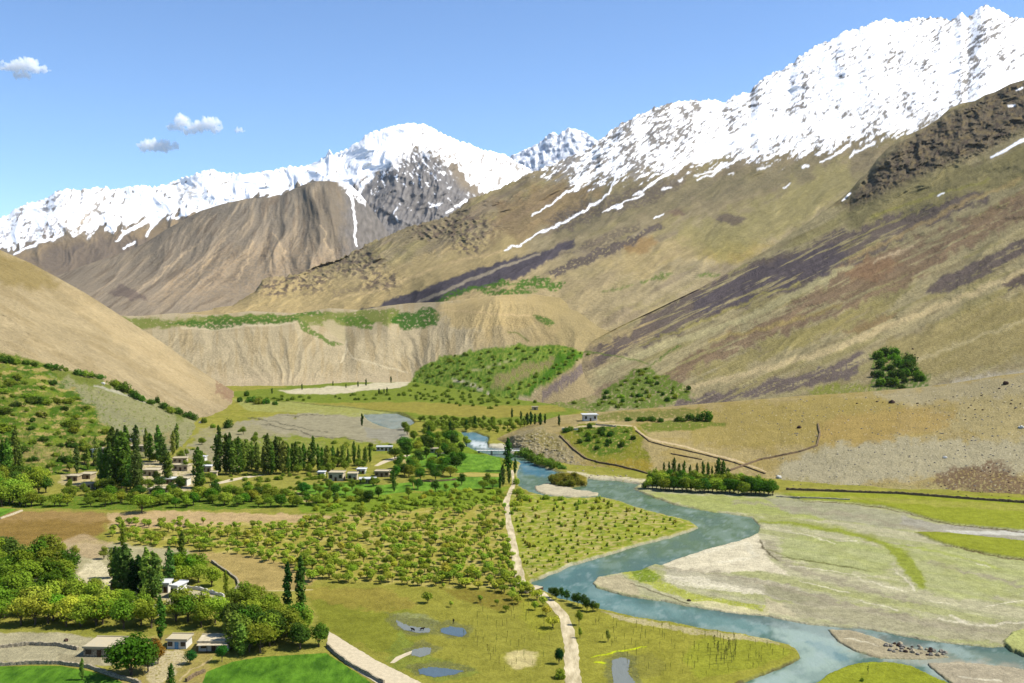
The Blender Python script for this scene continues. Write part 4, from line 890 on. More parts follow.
    p.line([(768, 549, .8), (790, 557, 1.2), (820, 562, 1.4), (850, 567, 1.4), (872, 571, .8)], (120, 120, 70), .8, 1.2, .7)
    for l in [[(790, 566, .8), (830, 570, 1), (866, 577, .6)], [(800, 580, .8), (830, 588, 1), (850, 592, .6)], [(836, 540, .8), (856, 541, 1.2), (858, 542, .8)], [(860, 600, .8), (890, 607, 1.2), (898, 610, .8)], [(895, 570, .6), (910, 584, 1.4), (916, 590, 1.2)], [(976, 563, .8), (990, 566, .8)], [(950, 614, 2), (962, 621, 2)], [(985, 606, .8), (1024, 600, 1)], [(930, 600, .6), (950, 603, .8)]]:
        p.line(l, (222, 212, 182), .8, 1.4, .8, br=.15)
    p.line([(632, 489, .8), (645, 494, 1), (660, 500, 1), (680, 506, .9), (700, 511, .8)], (196, 184, 150), .6, .8, .9)
    p.line([(x, y, .9) for x, y in RIVER[:22] + RIVER[22:34]], (186, 178, 146), 1, 1.6, .8, br=.2)
    p.line([(x, y, .9) for x, y in RIVER[40:]], (196, 188, 160), 1, 1.6, .8, br=.2)
    for t in TURF: p.poly(t, (146, 152, 52), 1.4, .8, .98)
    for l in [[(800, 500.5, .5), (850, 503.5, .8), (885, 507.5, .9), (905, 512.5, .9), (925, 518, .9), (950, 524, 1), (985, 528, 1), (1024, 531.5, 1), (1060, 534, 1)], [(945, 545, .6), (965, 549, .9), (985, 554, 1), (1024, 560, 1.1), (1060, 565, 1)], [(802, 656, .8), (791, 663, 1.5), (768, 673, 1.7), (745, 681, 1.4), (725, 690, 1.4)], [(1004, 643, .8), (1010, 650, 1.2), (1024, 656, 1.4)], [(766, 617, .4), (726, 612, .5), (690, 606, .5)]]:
        p.line(l, (98, 84, 54), .5, 1.3, .9)  # dark bank earth, with the shade of its overhang put into the colour
    for l in [[(690, 556, 2), (720, 548, 3), (748, 543, 3), (756, 556, 3), (720, 562, 3)], [(676, 579, 1.2), (710, 584, 1.6), (745, 592, 1.6)], [(940, 618, 2), (980, 624, 2.5), (1030, 622, 2)], [(850, 577, 1), (880, 584, 1.4), (905, 592, 1.2)], [(790, 530, 1), (815, 537, 1.2), (835, 544, 1)]]:
        p.line(l, (222, 212, 182), 1.5, 3, .75, br=.1)
    p.poly([(840, 497), (1000, 504), (1100, 512), (1100, 518), (950, 508), (850, 500)], (160, 156, 74), 1.5, 2, .8, .15)
    p.poly(MEADOW2, (144, 150, 48), 1.4, .8, 1); p.poly(BANK_R, (176, 178, 110), 1.4, .8, 1)
    for i in (0, 2, 3):
        p.poly(BARS[i], [(196, 184, 152), 0, (172, 160, 128), (176, 164, 136)][i], 3 if i else 1.4, 2.5 if i else .8, 1)
    p.poly(BARS[1], (128, 118, 46), 1.4, .8, 1)
    for l in [[(846, 637, 1), (862, 641, 1.2), (880, 645, .8)], [(960, 676, 1.5), (1000, 680, 2)]]: p.line(l, (222, 212, 182), 1, 2, .8)
    p._mix(np.arange(X.size), river.ravel() * .8, (120, 124, 106))
    p.mul(1 + .16 * n3 + .10 * n1)
    return grid_obj('ground', P, p.c, M_GROUND)

def build_river():
    xs = edge_xs(340, 1054, 2.0, 320, 2600)
    ys = np.concatenate([np.arange(405, 700, 1.5), 700 + np.cumsum(np.linspace(2, 40, 10))])[::-1]
    X, Y = np.meshgrid(xs, ys)
    P = at_level(X, Y, -1.1)
    p = Paint(X, Y, (86, 114, 96), 2.4)
    p.poly([(510, 455), (640, 478), (780, 500), (780, 545), (700, 556), (640, 556), (600, 575), (560, 560), (640, 530), (600, 500), (515, 490)], (92, 114, 76), 14, 5, .95)
    p.poly([(516, 462), (532, 462), (552, 468), (560, 474), (540, 476), (524, 474)], (74, 122, 140), 3, 3, .9)
    p.poly([(545, 572), (600, 556), (600, 575), (640, 600), (640, 615), (580, 608), (540, 592)], (84, 120, 114), 8, 4, .8)
    p.poly([(590, 590), (640, 603), (768, 622), (768, 636), (680, 622), (600, 607)], (110, 142, 134), 6, 3, .8)
    p.poly([(768, 618), (840, 625), (860, 650), (850, 668), (800, 690), (740, 690), (800, 660), (780, 640)], (160, 178, 162), 6, 4, .9)
    p.poly([(805, 640), (830, 645), (850, 658), (848, 664), (826, 656)], (84, 122, 128), 4, 3, .7)
    p.poly([(860, 655), (950, 658), (1080, 670), (1080, 700), (960, 690), (930, 668)], (156, 160, 140), 6, 4, .85)
    p.poly([(900, 640), (960, 648), (1020, 655), (1080, 660), (1080, 672), (950, 660)], (124, 138, 120), 4, 3, .8)
    p.poly(POOL, (138, 142, 122), 3, 2, .9)
    p.poly([(470, 441), (486, 441), (488, 448), (474, 447)], (226, 232, 228), 1.4, 2, .95, .15)
    p.poly([(460, 430), (486, 434), (486, 441), (466, 441)], (96, 138, 150), 2, 2, .8)
    for bb in BARS[2:]: p.poly(bb, (170, 160, 134), 9, 5, .9)
    p.poly([(690, 606), (770, 618), (860, 630), (920, 640), (1024, 646), (1024, 650), (920, 648), (840, 640), (760, 624)], (92, 104, 96), 4, 3, .6)
    n = fbm(P[..., 0] / 12, P[..., 1] / 20, 5, 901, .6)
    p.field(smooth(.0, .5, n) * (.25 + .35 * smooth(610, 650, Y)), (158, 176, 166))
    p.field(smooth(.0, .5, -n) * .35, (78, 104, 98))
    # ripples breaking over stones
    rp = fbm(P[..., 0] / 5, P[..., 1] / 7, 5, 903, .65)
    p.field(smooth(.3, .8, rp) * .3 * (Y > 455), (170, 184, 176))
    return grid_obj('river', P, p.c, M_WATER)

def water_mat(name):
    m, nt, out = new_mat(name); L = nt.links.new
    b = N(nt, 'ShaderNodeBsdfPrincipled', Roughness=.25, IOR=1.2)
    b.inputs['Specular IOR Level'].default_value = .16
    at = N(nt, 'ShaderNodeAttribute', attribute_name='soil'); L(at.outputs['Color'], b.inputs['Base Color'])
    tc = N(nt, 'ShaderNodeTexCoord'); mp = N(nt, 'ShaderNodeMapping'); mp.inputs['Scale'].default_value = (1, .45, 1)
    n = N(nt, 'ShaderNodeTexNoise', Scale=.55, Detail=5.0, Roughness=.6)
    L(tc.outputs['Object'], mp.inputs[0]); L(mp.outputs[0], n.inputs['Vector'])
    bp = N(nt, 'ShaderNodeBump', Strength=.35, Distance=.6); L(n.outputs['Fac'], bp.inputs['Height']); L(bp.outputs[0], b.inputs['Normal'])
    L(b.outputs[0], out.inputs[0]); return m

M_ROCKFAR = terrain_mat('far_rock_and_snow', 45, .05, .25, .85, .1)
M_SLOPEFAR = terrain_mat('mountain_slope', 12, .24, .5)
M_SLOPE = terrain_mat('scree_and_turf', 3.5, .36, .8)
M_FAN = terrain_mat('stony_ground', 1.4, .4, .9)
M_GROUND = terrain_mat('valley_ground', 1.1, .38, .6)
M_WATER = water_mat('glacial_water')

T_ = [build_far_peak(), build_snow_range(), build_brown_mountain(), build_great_mountain(), build_near_slope(), build_terrace(), build_left_hill(), build_fan(), build_floor(), build_river()]

# ================================================================== where things stand: read the land under a spot of the view
bpy.context.view_layer.update()
DG = bpy.context.evaluated_depsgraph_get()
def hit(px, py, need=None):
    dx, dy, dz = ray(px, py)
    ok, loc, nrm, idx, ob, mt = S.ray_cast(DG, Vector((0, 0, CAMH)), Vector((float(dx), float(dy), float(dz))).normalized())
    if not ok: return None
    return loc, (ob.name if ob else ''), math.hypot(loc.x, loc.y)
def down(x, y, z0=400):
    ok, loc, nrm, idx, ob, mt = S.ray_cast(DG, Vector((x, y, z0)), Vector((0, 0, -1)))
    return loc.z if ok else 0.0

# ------------------------------------------------------------------ plant materials
def foliage_mat(name, var=.35):
    m, nt, out = new_mat(name); L = nt.links.new
    oi = N(nt, 'ShaderNodeObjectInfo'); tc = N(nt, 'ShaderNodeTexCoord')
    n1 = N(nt, 'ShaderNodeTexNoise', Scale=7.0, Detail=3.0)
    L(tc.outputs['Object'], n1.inputs['Vector'])
    g = N(nt, 'ShaderNodeNewGeometry')
    f = mathn(nt, 'ADD', mathn(nt, 'MULTIPLY', mathn(nt, 'SUBTRACT', n1.outputs['Fac'], .5), var * 3), mathn(nt, 'MULTIPLY', mathn(nt, 'SUBTRACT', g.outputs['Random Per Island'], .5), .5))
    f = mathn(nt, 'ADD', f, 1.0)
    v = N(nt, 'ShaderNodeVectorMath', operation='SCALE'); L(oi.outputs['Color'], v.inputs[0]); L(f, v.inputs['Scale'])
    hs = N(nt, 'ShaderNodeHueSaturation'); L(v.outputs[0], hs.inputs['Color'])
    L(mathn(nt, 'ADD', mathn(nt, 'MULTIPLY', mathn(nt, 'SUBTRACT', oi.outputs['Random'], .5), .016), .498), hs.inputs['Hue'])
    L(mathn(nt, 'ADD', mathn(nt, 'MULTIPLY', mathn(nt, 'SUBTRACT', oi.outputs['Random'], .5), .35), 1.0), hs.inputs['Value'])
    d = N(nt, 'ShaderNodeBsdfDiffuse'); t = N(nt, 'ShaderNodeBsdfTranslucent'); mx = N(nt, 'ShaderNodeMixShader', Fac=.42)
    L(hs.outputs[0], d.inputs[0]); L(hs.outputs[0], t.inputs[0]); L(d.outputs[0], mx.inputs[1]); L(t.outputs[0], mx.inputs[2])
    L(mx.outputs[0], out.inputs[0]); return m
M_LEAF = foliage_mat('foliage')
M_BARK = flat_mat('bark', (120, 104, 84), .05, .3, .5)

# ------------------------------------------------------------------ plant meshes, one metre tall, scaled where they stand
def leaf_cloud(clumps, per, size, r, jit=.55, lift=.35):
    V, Q = [], []
    for (cx, cy, cz, rx, ry, rz) in clumps:
        n = per
        d = r.normal(size=(n, 3)); d /= np.linalg.norm(d, axis=1, keepdims=True)
        rad = r.uniform(.72, 1.06, (n, 1))
        c = np.array([cx, cy, cz]) + d * rad * np.array([rx, ry, rz])
        nn = d + r.normal(size=(n, 3)) * jit + np.array([0, 0, lift]); nn /= np.linalg.norm(nn, axis=1, keepdims=True)
        t = np.cross(nn, r.normal(size=(n, 3))); t /= np.linalg.norm(t, axis=1, keepdims=True)
        b = np.cross(nn, t)
        s = size * r.uniform(.6, 1.3, (n, 1))
        q = np.stack([c - t * s - b * s * .7, c + t * s - b * s * .6, c + t * s * .8 + b * s * .7, c - t * s * .7 + b * s * .8], 1)
        V.append(q.reshape(-1, 3))
    V = np.concatenate(V); Q = np.arange(len(V)).reshape(-1, 4)
    return V, Q

def tube(pts, rad, k=5):
    """tapered round limb through pts"""
    V, Q = [], []
    for i, (p, r) in enumerate(zip(pts, rad)):
        for j in range(k):
            a = 2 * math.pi * j / k
            V.append((p[0] + r * math.cos(a), p[1] + r * math.sin(a), p[2]))
    for i in range(len(pts) - 1):
        for j in range(k):
            Q.append((i * k + j, i * k + (j + 1) % k, (i + 1) * k + (j + 1) % k, (i + 1) * k + j))
    return np.array(V), np.array(Q)

def join(parts):
    V, Q, M, n = [], [], [], 0
    for v, q, m in parts:
        V.append(v); Q.append(q + n); M.append(np.full(len(q), m)); n += len(v)
    return np.concatenate(V), np.concatenate(Q), np.concatenate(M)

def make_poplar(seed, wid=.085, n=30, per=34):
    wid *= 1.06
    r = np.random.default_rng(seed)
    cl = []
    for i in range(n):
        t = (i + .5) / n
        rr = wid * min(1, .45 + t * 3.2) * min(1, ((1.02 - t) / .32) ** .7) * r.uniform(.62, 1.25)
        a = r.uniform(0, 6.28); o = rr * .45
        cl.append((o * math.cos(a), o * math.sin(a), .08 + .89 * t, rr * .78, rr * .78, .045 + rr * .35))
    cr = leaf_cloud(cl, per, .022, r, .45, .3)
    tr = tube([(0, 0, -.04), (0, 0, .1), (.004, 0, .5), (0, 0, .93)], [.016, .012, .008, .002])
    return tr, cr
def make_round(seed, n=22, per=70, wid=.46, low=.2, leaf=.027, dense=1.0):
    r = np.random.default_rng(seed); cl = []
    cz = (1 + low) / 2; hz = (1 - low) / 2
    for i in range(n):
        d = r.normal(size=3); d /= np.linalg.norm(d)
        q = (r.uniform(.4, .66) if n > 15 else r.uniform(.28, .52)) if i > 3 else r.uniform(0, .3)
        s = r.uniform(.3, .46) if i > 1 else .55
        cl.append((d[0] * wid * q, d[1] * wid * q, cz + d[2] * hz * q, wid * s * 1.1, wid * s * 1.1, hz * s * 1.05))
    cr = leaf_cloud(cl, per, leaf, r, .38, .4)
    tr = [(tube([(0, 0, -.04), (.01, 0, low * .6), (0, .01, low + .25)], [.035, .026, .015]))]
    for k in range(4):
        a = k * 1.6 + r.uniform(0, .5)
        tr.append(tube([(0, 0, low * .7), (.12 * math.cos(a), .12 * math.sin(a), low + .16), (.26 * math.cos(a), .26 * math.sin(a), low + .36)], [.018, .012, .005], 4))
    V, Q, _ = join([(v, q, 0) for v, q in tr])
    return (V, Q), cr
def make_bush(seed, n=13, per=60, wid=.75, leaf=.055):
    r = np.random.default_rng(seed); cl = []
    for i in range(n):
        a = r.uniform(0, 6.28); q = r.uniform(0, .75) ** .7 * wid
        h = (1 - (q / wid) ** 2 * .6) * r.uniform(.6, .95)
        cl.append((q * math.cos(a), q * math.sin(a), h * .5, wid * .3, wid * .3, h * .52))
    cr = leaf_cloud(cl, per, leaf, r, .4, .4)
    tr = tube([(0, 0, -.1), (0, 0, .3), (0, 0, .6)], [.03, .02, .01], 4)
    return tr, cr
def make_sapling(seed):
    r = np.random.default_rng(seed); cl = []
    for i in range(6):
        t = i / 5
        cl.append((r.uniform(-.05, .05), r.uniform(-.05, .05), .35 + .6 * t, .07, .07, .12))
    cr = leaf_cloud(cl, 9, .03, r, .8, .2)
    return tube([(0, 0, -.05), (.01, 0, .5), (0, .01, 1.0)], [.022, .015, .006], 4), cr

LIB = {}
def lib(kind, variants):
    L_ = []
    for i, (tr, cr) in enumerate(variants):
        V, Q, M = join([(tr[0], tr[1], 0), (cr[0], cr[1], 1)])
        one = quads_mesh(kind + '_mesh', V, Q, [M_BARK, M_LEAF], M)
        t = quads_mesh(kind + '_trunk', tr[0], tr[1], [M_BARK], smooth_=True)
        c = quads_mesh(kind + '_crown', cr[0], cr[1], [M_LEAF])
        L_.append((one, t, c, (V, Q, M)))
    LIB[kind] = L_
lib('poplar', [make_poplar(1), make_poplar(2, .075), make_poplar(3, .1), make_poplar(4, .13, 30, 40)])
lib('broadleaf_tree', [make_round(5), make_round(6, 26, 70, .52), make_round(7, 20, 70, .42, .14), make_round(8, 30, 90, .5, .1)])
lib('orchard_tree', [make_round(15, 10, 40, .52, .18, .05), make_round(16, 12, 40, .6, .16, .05), make_round(17, 9, 36, .46, .2, .05), make_round(18, 14, 36, .66, .14, .05)])
lib('bush', [make_bush(21), make_bush(22, 16, 60, .9), make_bush(23, 10, 60, .6)])
lib('willow_tuft', [make_bush(31, 5, 40, .4, .08), make_bush(32, 6, 40, .5, .08), make_bush(33, 5, 40, .34, .08)])
lib('sapling', [make_sapling(41), make_sapling(42), make_sapling(43)])

PLANTS = []      # kind, location, height m, width factor, colour, label, group, parts?, category
def plant(kind, px, py, hpx, col, label, group=None, wf=1.0, cat=None, parts=False, only=None, var=None):
    h = hit(px, py)
    if h is None: return False
    loc, on, dist = h
    if only and on not in only: return False
    H = hpx * dist / F * random.uniform(.92, 1.08)
    PLANTS.append([kind, loc, H, wf, col, label, group, parts, cat, hpx, var])
    return True

def inside(px, py, poly):
    c = False; n = len(poly)
    for i in range(n):
        x1, y1 = poly[i]; x2, y2 = poly[(i + 1) % n]
        if (y1 > py) != (y2 > py) and px < (x2 - x1) * (py - y1) / (y2 - y1) + x1: c = not c
    return c
def scatter(poly, sx, sy, jit=.45, keep=1.0):
    x0 = min(p[0] for p in poly); x1 = max(p[0] for p in poly); y0 = min(p[1] for p in poly); y1 = max(p[1] for p in poly)
    out = []; y = y0 + sy * .5; k = 0
    while y < y1:
        x = x0 + (k % 2) * sx * .5
        while x < x1:
            a = x + random.uniform(-jit, jit) * sx; b = y + random.uniform(-jit, jit) * sy
            if inside(a, b, poly) and random.random() < keep: out.append((a, b))
            x += sx
        y += sy; k += 1
    return out

def C3(c, f=1.0):
    c = np.asarray(c, float) / 255
    return tuple(np.minimum(np.where(c <= .04045, c / 12.92, ((c + .055) / 1.055) ** 2.4) * KALB * 1.55 * f, .75))

CATS = {'poplar': 'poplar tree', 'broadleaf_tree': 'tree', 'orchard_tree': 'orchard tree', 'bush': 'bush', 'willow_tuft': 'shrub', 'sapling': 'sapling'}
STUFF = {'poplar': 'distant_poplars', 'broadleaf_tree': 'distant_trees', 'orchard_tree': 'far_orchard', 'bush': 'scrub', 'willow_tuft': 'low_scrub', 'sapling': 'young_shoots'}
def grow():
    for kind in LIB:
        ps = [p for p in PLANTS if p[0] == kind]
        ps.sort(key=lambda p: -p[9])
        solo, rest = ps[:290], ps[290:]
        for p in solo:
            _, loc, H, wf, col, label, group, parts, cat, hpx, var = p
            one, tm, cm, raw = LIB[kind][var if var is not None else random.randrange(len(LIB[kind]))]
            rz = random.uniform(0, 6.28)
            v = [x * random.uniform(.88, 1.12) for x in C3(col, 1.0)]
            if parts:
                e = bpy.data.objects.new(kind, None); e.empty_display_size = .2
                e.location = loc; e.rotation_euler = (0, 0, rz); e.scale = (H * wf, H * wf, H)
                QUEUE.append(e)
                for nm, me in (('trunk', tm), ('crown', cm)):
                    o = bpy.data.objects.new(nm, me); o.parent = e; o.color = (*v, 1); QUEUE.append(o)
            else:
                e = bpy.data.objects.new(kind, one); e.location = loc; e.rotation_euler = (0, 0, rz); e.scale = (H * wf, H * wf, H)
                e.color = (*v, 1); QUEUE.append(e)
            tag(e, label, cat or CATS[kind], group)
        if rest:
            Vs, Qs, Ms, n = [], [], [], 0
            for p in rest:
                V, Q, M = LIB[kind][random.randrange(len(LIB[kind]))][3]
                a = random.uniform(0, 6.28); c_, s_ = math.cos(a), math.sin(a)
                W = V * np.array([p[2] * p[3], p[2] * p[3], p[2]])
                W = np.stack([W[:, 0] * c_ - W[:, 1] * s_, W[:, 0] * s_ + W[:, 1] * c_, W[:, 2]], 1) + np.array(p[1])
                Vs.append(W); Qs.append(Q + n); Ms.append(M); n += len(W)
            me = quads_mesh(STUFF[kind], np.concatenate(Vs), np.concatenate(Qs), [M_BARK, M_LEAF], np.concatenate(Ms))
            o = bpy.data.objects.new(STUFF[kind], me)
            col = np.mean([C3(p[4]) for p in rest], axis=0); o.color = (*col, 1)
            tag(o, kind='stuff'); QUEUE.append(o)

# ================================================================== plants where the photograph shows them
YG, MG, DG_, OL, LG = (168, 176, 58), (120, 138, 42), (66, 92, 32), (150, 148, 58), (142, 160, 50)
POP, POPD = (126, 142, 56), (84, 108, 44)
G_ = lambda *a: a[random.randrange(len(a))]

# orchard between the brown field and the dirt track
ORCH = [(112, 536), (118, 524), (170, 520), (230, 527), (300, 523), (360, 512), (400, 506), (440, 500), (500, 498), (506, 512), (509, 540), (513, 562), (520, 582), (528, 594), (505, 596), (480, 590), (440, 588), (400, 586), (350, 584), (312, 582), (300, 574), (262, 562), (236, 556), (190, 550), (150, 546), (120, 544)]
for x, y in scatter(ORCH, 7.2, 3.5, .6, .95):
    if float(fbm(np.array([x / 16.0]), np.array([y / 6.0]), 3, 5)[0]) < -.5 * random.random() - .22: continue
    plant('orchard_tree', x, y, random.choice((random.uniform(5, 8), random.uniform(7.5, 12))) * (.75 + .45 * (y - 500) / 90), G_(YG, LG, LG, (148, 166, 56), MG), 'small yellow-green tree in the large orchard left of the dirt track', 'trees of the large orchard', wf=random.uniform(.85, 1.15), only=('ground',))
# scrub field between the track and the river
EAST = [(516, 497), (545, 499), (600, 500), (640, 511), (688, 523), (680, 530), (636, 541), (592, 554), (556, 567), (532, 576), (520, 556), (513, 530), (510, 508)]
for x, y in scatter(EAST, 8, 4.2, .5, .85):
    plant('willow_tuft', x, y, random.uniform(2.4, 5) * (1.35 if y < 512 or x < 535 else 1), G_(YG, LG, YG, (162, 160, 66)), 'low yellowish shrub in the scrub field between dirt track and river bend', 'low shrubs by the river bend', only=('ground',))
# saplings in the wet meadows
for x, y in scatter([(586, 618), (640, 624), (700, 634), (765, 642), (790, 656), (760, 668), (700, 678), (640, 676), (600, 650)], 11, 6.0, .5, .8):
    plant('sapling', x, y, random.uniform(4.5, 8), (118, 124, 48), 'thin young sapling standing in the meadow right of the dirt track', 'saplings in the meadow by the river', wf=1.0, only=('ground',))
for x, y in scatter([(474, 604), (530, 600), (556, 622), (556, 668), (500, 672), (462, 640)], 11, 6.5, .5, .75):
    plant('sapling', x, y, random.uniform(4, 8), (124, 128, 48), 'thin young sapling in the wet meadow left of the dirt track', 'saplings in the wet meadow', only=('ground',))
for x, y in scatter([(706, 648), (735, 640), (738, 665), (712, 668)], 7, 4.5, .5, .9):
    plant('sapling', x, y, random.uniform(8, 13), (98, 104, 42), 'taller dark sapling in the dense patch near the meadow point', 'tall saplings near the meadow point', only=('ground',))
# trees beside the track and on the bank
for (x, y, h) in [(552, 598, 12), (556, 600, 13), (562, 599, 12), (567, 601, 12), (574, 604, 12), (578, 606, 14), (583, 608, 15), (587, 611, 15), (593, 612, 12), (597, 611, 9)]:
    plant('broadleaf_tree', x, y, h, DG_, 'small dark green tree in the row on the river bank by the dirt track', 'row of dark trees on the bank', wf=.8)
for (x, y, h) in [(537, 600, 13), (543, 606, 12), (530, 596, 14), (546, 616, 13), (522, 596, 12), (535, 610, 11), (553, 628, 14), (512, 600, 11), (518, 604, 10)]:
    plant('orchard_tree', x, y, h, YG, 'pale green young tree near the end of the upper dirt track', 'young trees where the track bends')
for (x, y, h) in [(579, 625, 16), (580, 638, 12)]:
    plant('broadleaf_tree', x, y, h, MG, 'slim green tree on the right edge of the lower dirt track', 'slim trees on the edge of the lower track', wf=.5)
plant('broadleaf_tree', 608, 642, 14, OL, 'lone olive tree in the meadow right of the lower dirt track', wf=.6)
plant('broadleaf_tree', 559, 664, 18, (34, 74, 40), 'dark bluish-green pointed tree on the left edge of the lower dirt track', wf=.55)
plant('bush', 560, 678, 10, MG, 'green bush at the foot of the dark pointed tree by the lower track')
for (x, y, h) in [(506, 612, 9), (497, 606, 9), (480, 603, 9), (428, 603, 12), (451, 607, 7)]:
    plant('orchard_tree', x, y, h, MG, 'single young tree at the top edge of the wet meadow', 'young trees along the top of the wet meadow')
# the two tall poplars in the middle
plant('poplar', 288, 614, 54, (52, 84, 34), 'tall dark poplar with leafy top, left one of the pair above the green field', None, parts=True, var=1, wf=1.0)
plant('poplar', 301, 613, 55, (74, 106, 40), 'tall green poplar, right one of the pair above the green field', None, parts=True, var=0, wf=1.0)
# dark poplars round the houses at the lower left
grp = 'dark poplars by the white houses'
for (x, y, h, c, wf) in [(116, 590, 40, POPD, 1.3), (121, 596, 44, POPD, 1.4), (127, 598, 56, POPD, 1.2), (133, 600, 42, (38, 66, 26), 1.4), (139, 599, 44, (38, 66, 26), 1.3), (146, 601, 50, POP, 1.1), (153, 600, 48, POPD, 1.2), (170, 587, 42, POPD, .9), (112, 578, 30, POP, 1.3), (157, 594, 36, POP, 1.1)]:
    plant('poplar', x, y, h, c, 'dark poplar in the tight clump among the white lower-left houses', grp, wf=wf, parts=True)
plant('poplar', 161, 640, 46, (74, 116, 40), 'bright green poplar standing alone below the dark poplar clump', parts=True, var=2)
plant('poplar', 182, 568, 34, (96, 120, 44), 'pale green poplar at the head of the orchard lane above the white houses', parts=True, var=2)
plant('poplar', 226, 594, 22, MG, 'small green poplar beside the curved stone wall', parts=True, var=2)
plant('poplar', 123, 548, 26, MG, 'green poplar rising above the orchard corner left of the houses', parts=True, var=2)
# woods at the lower left
def wood(poly, sx, sy, h0, h1, cols, label, group, kind='broadleaf_tree', wf=1.05, keep=1.0, only=('ground', 'hillside')):
    for x, y in scatter(poly, sx, sy, .42, keep):
        plant(kind, x, y, random.uniform(h0, h1), G_(*cols), label, group, wf=wf * random.uniform(.88, 1.12), parts=(h1 > 17), only=only)
wood([(-12, 562), (20, 560), (58, 562), (66, 578), (74, 598), (50, 604), (0, 606), (-12, 604)], 16, 12, 24, 33, (MG, MG, (78, 110, 30), POPD), 'leafy green tree in the dense wood at the left edge', 'wood at the left edge')
wood([(-12, 612), (40, 606), (90, 604), (120, 610), (150, 618), (172, 626), (160, 634), (100, 634), (40, 633), (-12, 633)], 15, 9, 24, 31, (LG, MG, (112, 146, 38), YG), 'yellow-green tree in the rounded belt above the stony terraces', 'rounded belt above the stony terraces')
wood([(170, 608), (200, 618), (228, 612), (232, 630), (205, 634), (176, 628)], 14, 9, 22, 30, (LG, MG, (84, 120, 34)), 'rounded green tree behind the low white lower-left house', 'trees behind the low white house')
wood([(232, 618), (262, 612), (300, 628), (326, 636), (324, 648), (290, 652), (250, 655), (232, 646)], 13, 9, 22, 33, (MG, (84, 118, 34), LG, DG_), 'green tree in the thicket between the poplar pair and green field', 'thicket above the green field')
wood([(232, 600), (262, 600), (262, 612), (236, 616)], 13, 8, 20, 26, (MG, POP), 'green tree left of the poplar pair, above the thicket', 'trees left of the poplar pair')
wood([(172, 572), (195, 570), (214, 578), (212, 588), (190, 588), (176, 584)], 12, 6, 18, 24, (LG, (110, 144, 36)), 'bright green tree in the clump above the long white wall', 'clump above the long white wall')
for (x, y, h, c, t) in [(70, 588, 20, MG, 'round green tree left of the pale bare yard'), (95, 593, 17, LG, 'small round tree in front of the pale bare yard'), (62, 555, 12, OL, 'small olive tree at the top of the grey gravel lot'), (75, 557, 12, OL, 'second olive tree at the top of the grey gravel lot'), (104, 559, 13, OL, 'olive tree at the right end of the grey gravel lot')]:
    plant('broadleaf_tree', x, y, h, c, t, parts=True)
plant('broadleaf_tree', 131, 675, 44, (66, 104, 26), 'largest round dark green tree, beside the pale flat roof at the bottom', parts=True, wf=1.15, var=3)
plant('broadleaf_tree', 148, 672, 30, (78, 112, 32), 'rounded green tree leaning against the right side of the largest tree', parts=True, wf=.9, var=1)
plant('broadleaf_tree', 158, 664, 27, (140, 108, 36), 'orange-brown leaved tree right of the largest round tree', parts=True, wf=.8, var=2)
plant('broadleaf_tree', 190, 664, 15, (50, 96, 40), 'small blue-green round tree in front of the low white house', parts=True, wf=1.1, var=0)
plant('broadleaf_tree', 222, 662, 20, (56, 100, 34), 'dark green tree beside the right end of the low white house', parts=True, wf=.7, var=1)
plant('poplar', 82, 680, 22, (98, 128, 46), 'young poplar alone on the bottom left green field', parts=True, var=2)
plant('poplar', 171, 690, 26, (66, 104, 34), 'dark young poplar on the stony bank at the bottom edge', parts=True, var=3)
for (x, y, h) in [(236, 650, 40), (229, 645, 38), (242, 655, 30)]:
    plant('poplar', x, y, h, POP, 'tall green tree at the left end of the thicket above the field', 'tall trees at the left end of the thicket', wf=1.3, parts=True, var=3)
# hedge belt across the view under the upper village
for x, y in scatter([(-12, 498), (20, 500), (90, 500), (170, 501), (250, 500), (322, 503), (322, 508), (240, 510), (120, 510), (-12, 509)], 8.5, 5, .45, .95):
    plant('broadleaf_tree', x, y, random.uniform(10, 15) * (1.5 if x < 25 else 1), G_(MG, (82, 122, 32), LG), 'low leafy tree in the long hedge belt above the brown field', 'long hedge belt above the brown field', wf=1.15, only=('ground',))
plant('broadleaf_tree', 142, 513, 19, MG, 'rounded tree bulging out in front of the long hedge belt', wf=1.2, parts=True)
wood([(-12, 478), (30, 480), (56, 486), (60, 496), (-12, 498)], 12, 7, 15, 22, (MG, (78, 108, 34), LG), 'leafy tree in the wood left of the upper village', 'wood left of the upper village')
wood([(100, 488), (145, 488), (215, 492), (290, 490), (296, 498), (200, 500), (100, 499)], 12, 6, 9, 14, (MG, DG_, (66, 106, 34)), 'dark green tree between upper village and the long hedge belt', 'trees between upper village and hedge belt')
wood([(60, 486), (100, 486), (100, 498), (60, 498)], 12, 6, 8, 11, (LG, MG), 'light green bushy tree below the flat roofs at left', 'bushy trees below the left flat roofs')
wood([(56, 466), (130, 456), (200, 452), (214, 464), (214, 474), (150, 470), (60, 474)], 17, 7, 7, 11, (MG, LG, DG_), 'green tree between the scattered upper village houses', 'trees between the upper village houses', keep=.8)
wood([(100, 480), (140, 478), (215, 482), (215, 490), (100, 490)], 14, 6, 8, 12, (MG, LG, DG_), 'green tree just in front of the upper village houses', 'trees in front of the upper village houses', keep=.7)
wood([(318, 484), (400, 486), (402, 478), (392, 480), (330, 484)], 11, 4, 5, 8, (MG, DG_), 'small tree in front of the low row of houses', 'small trees in front of the low row')
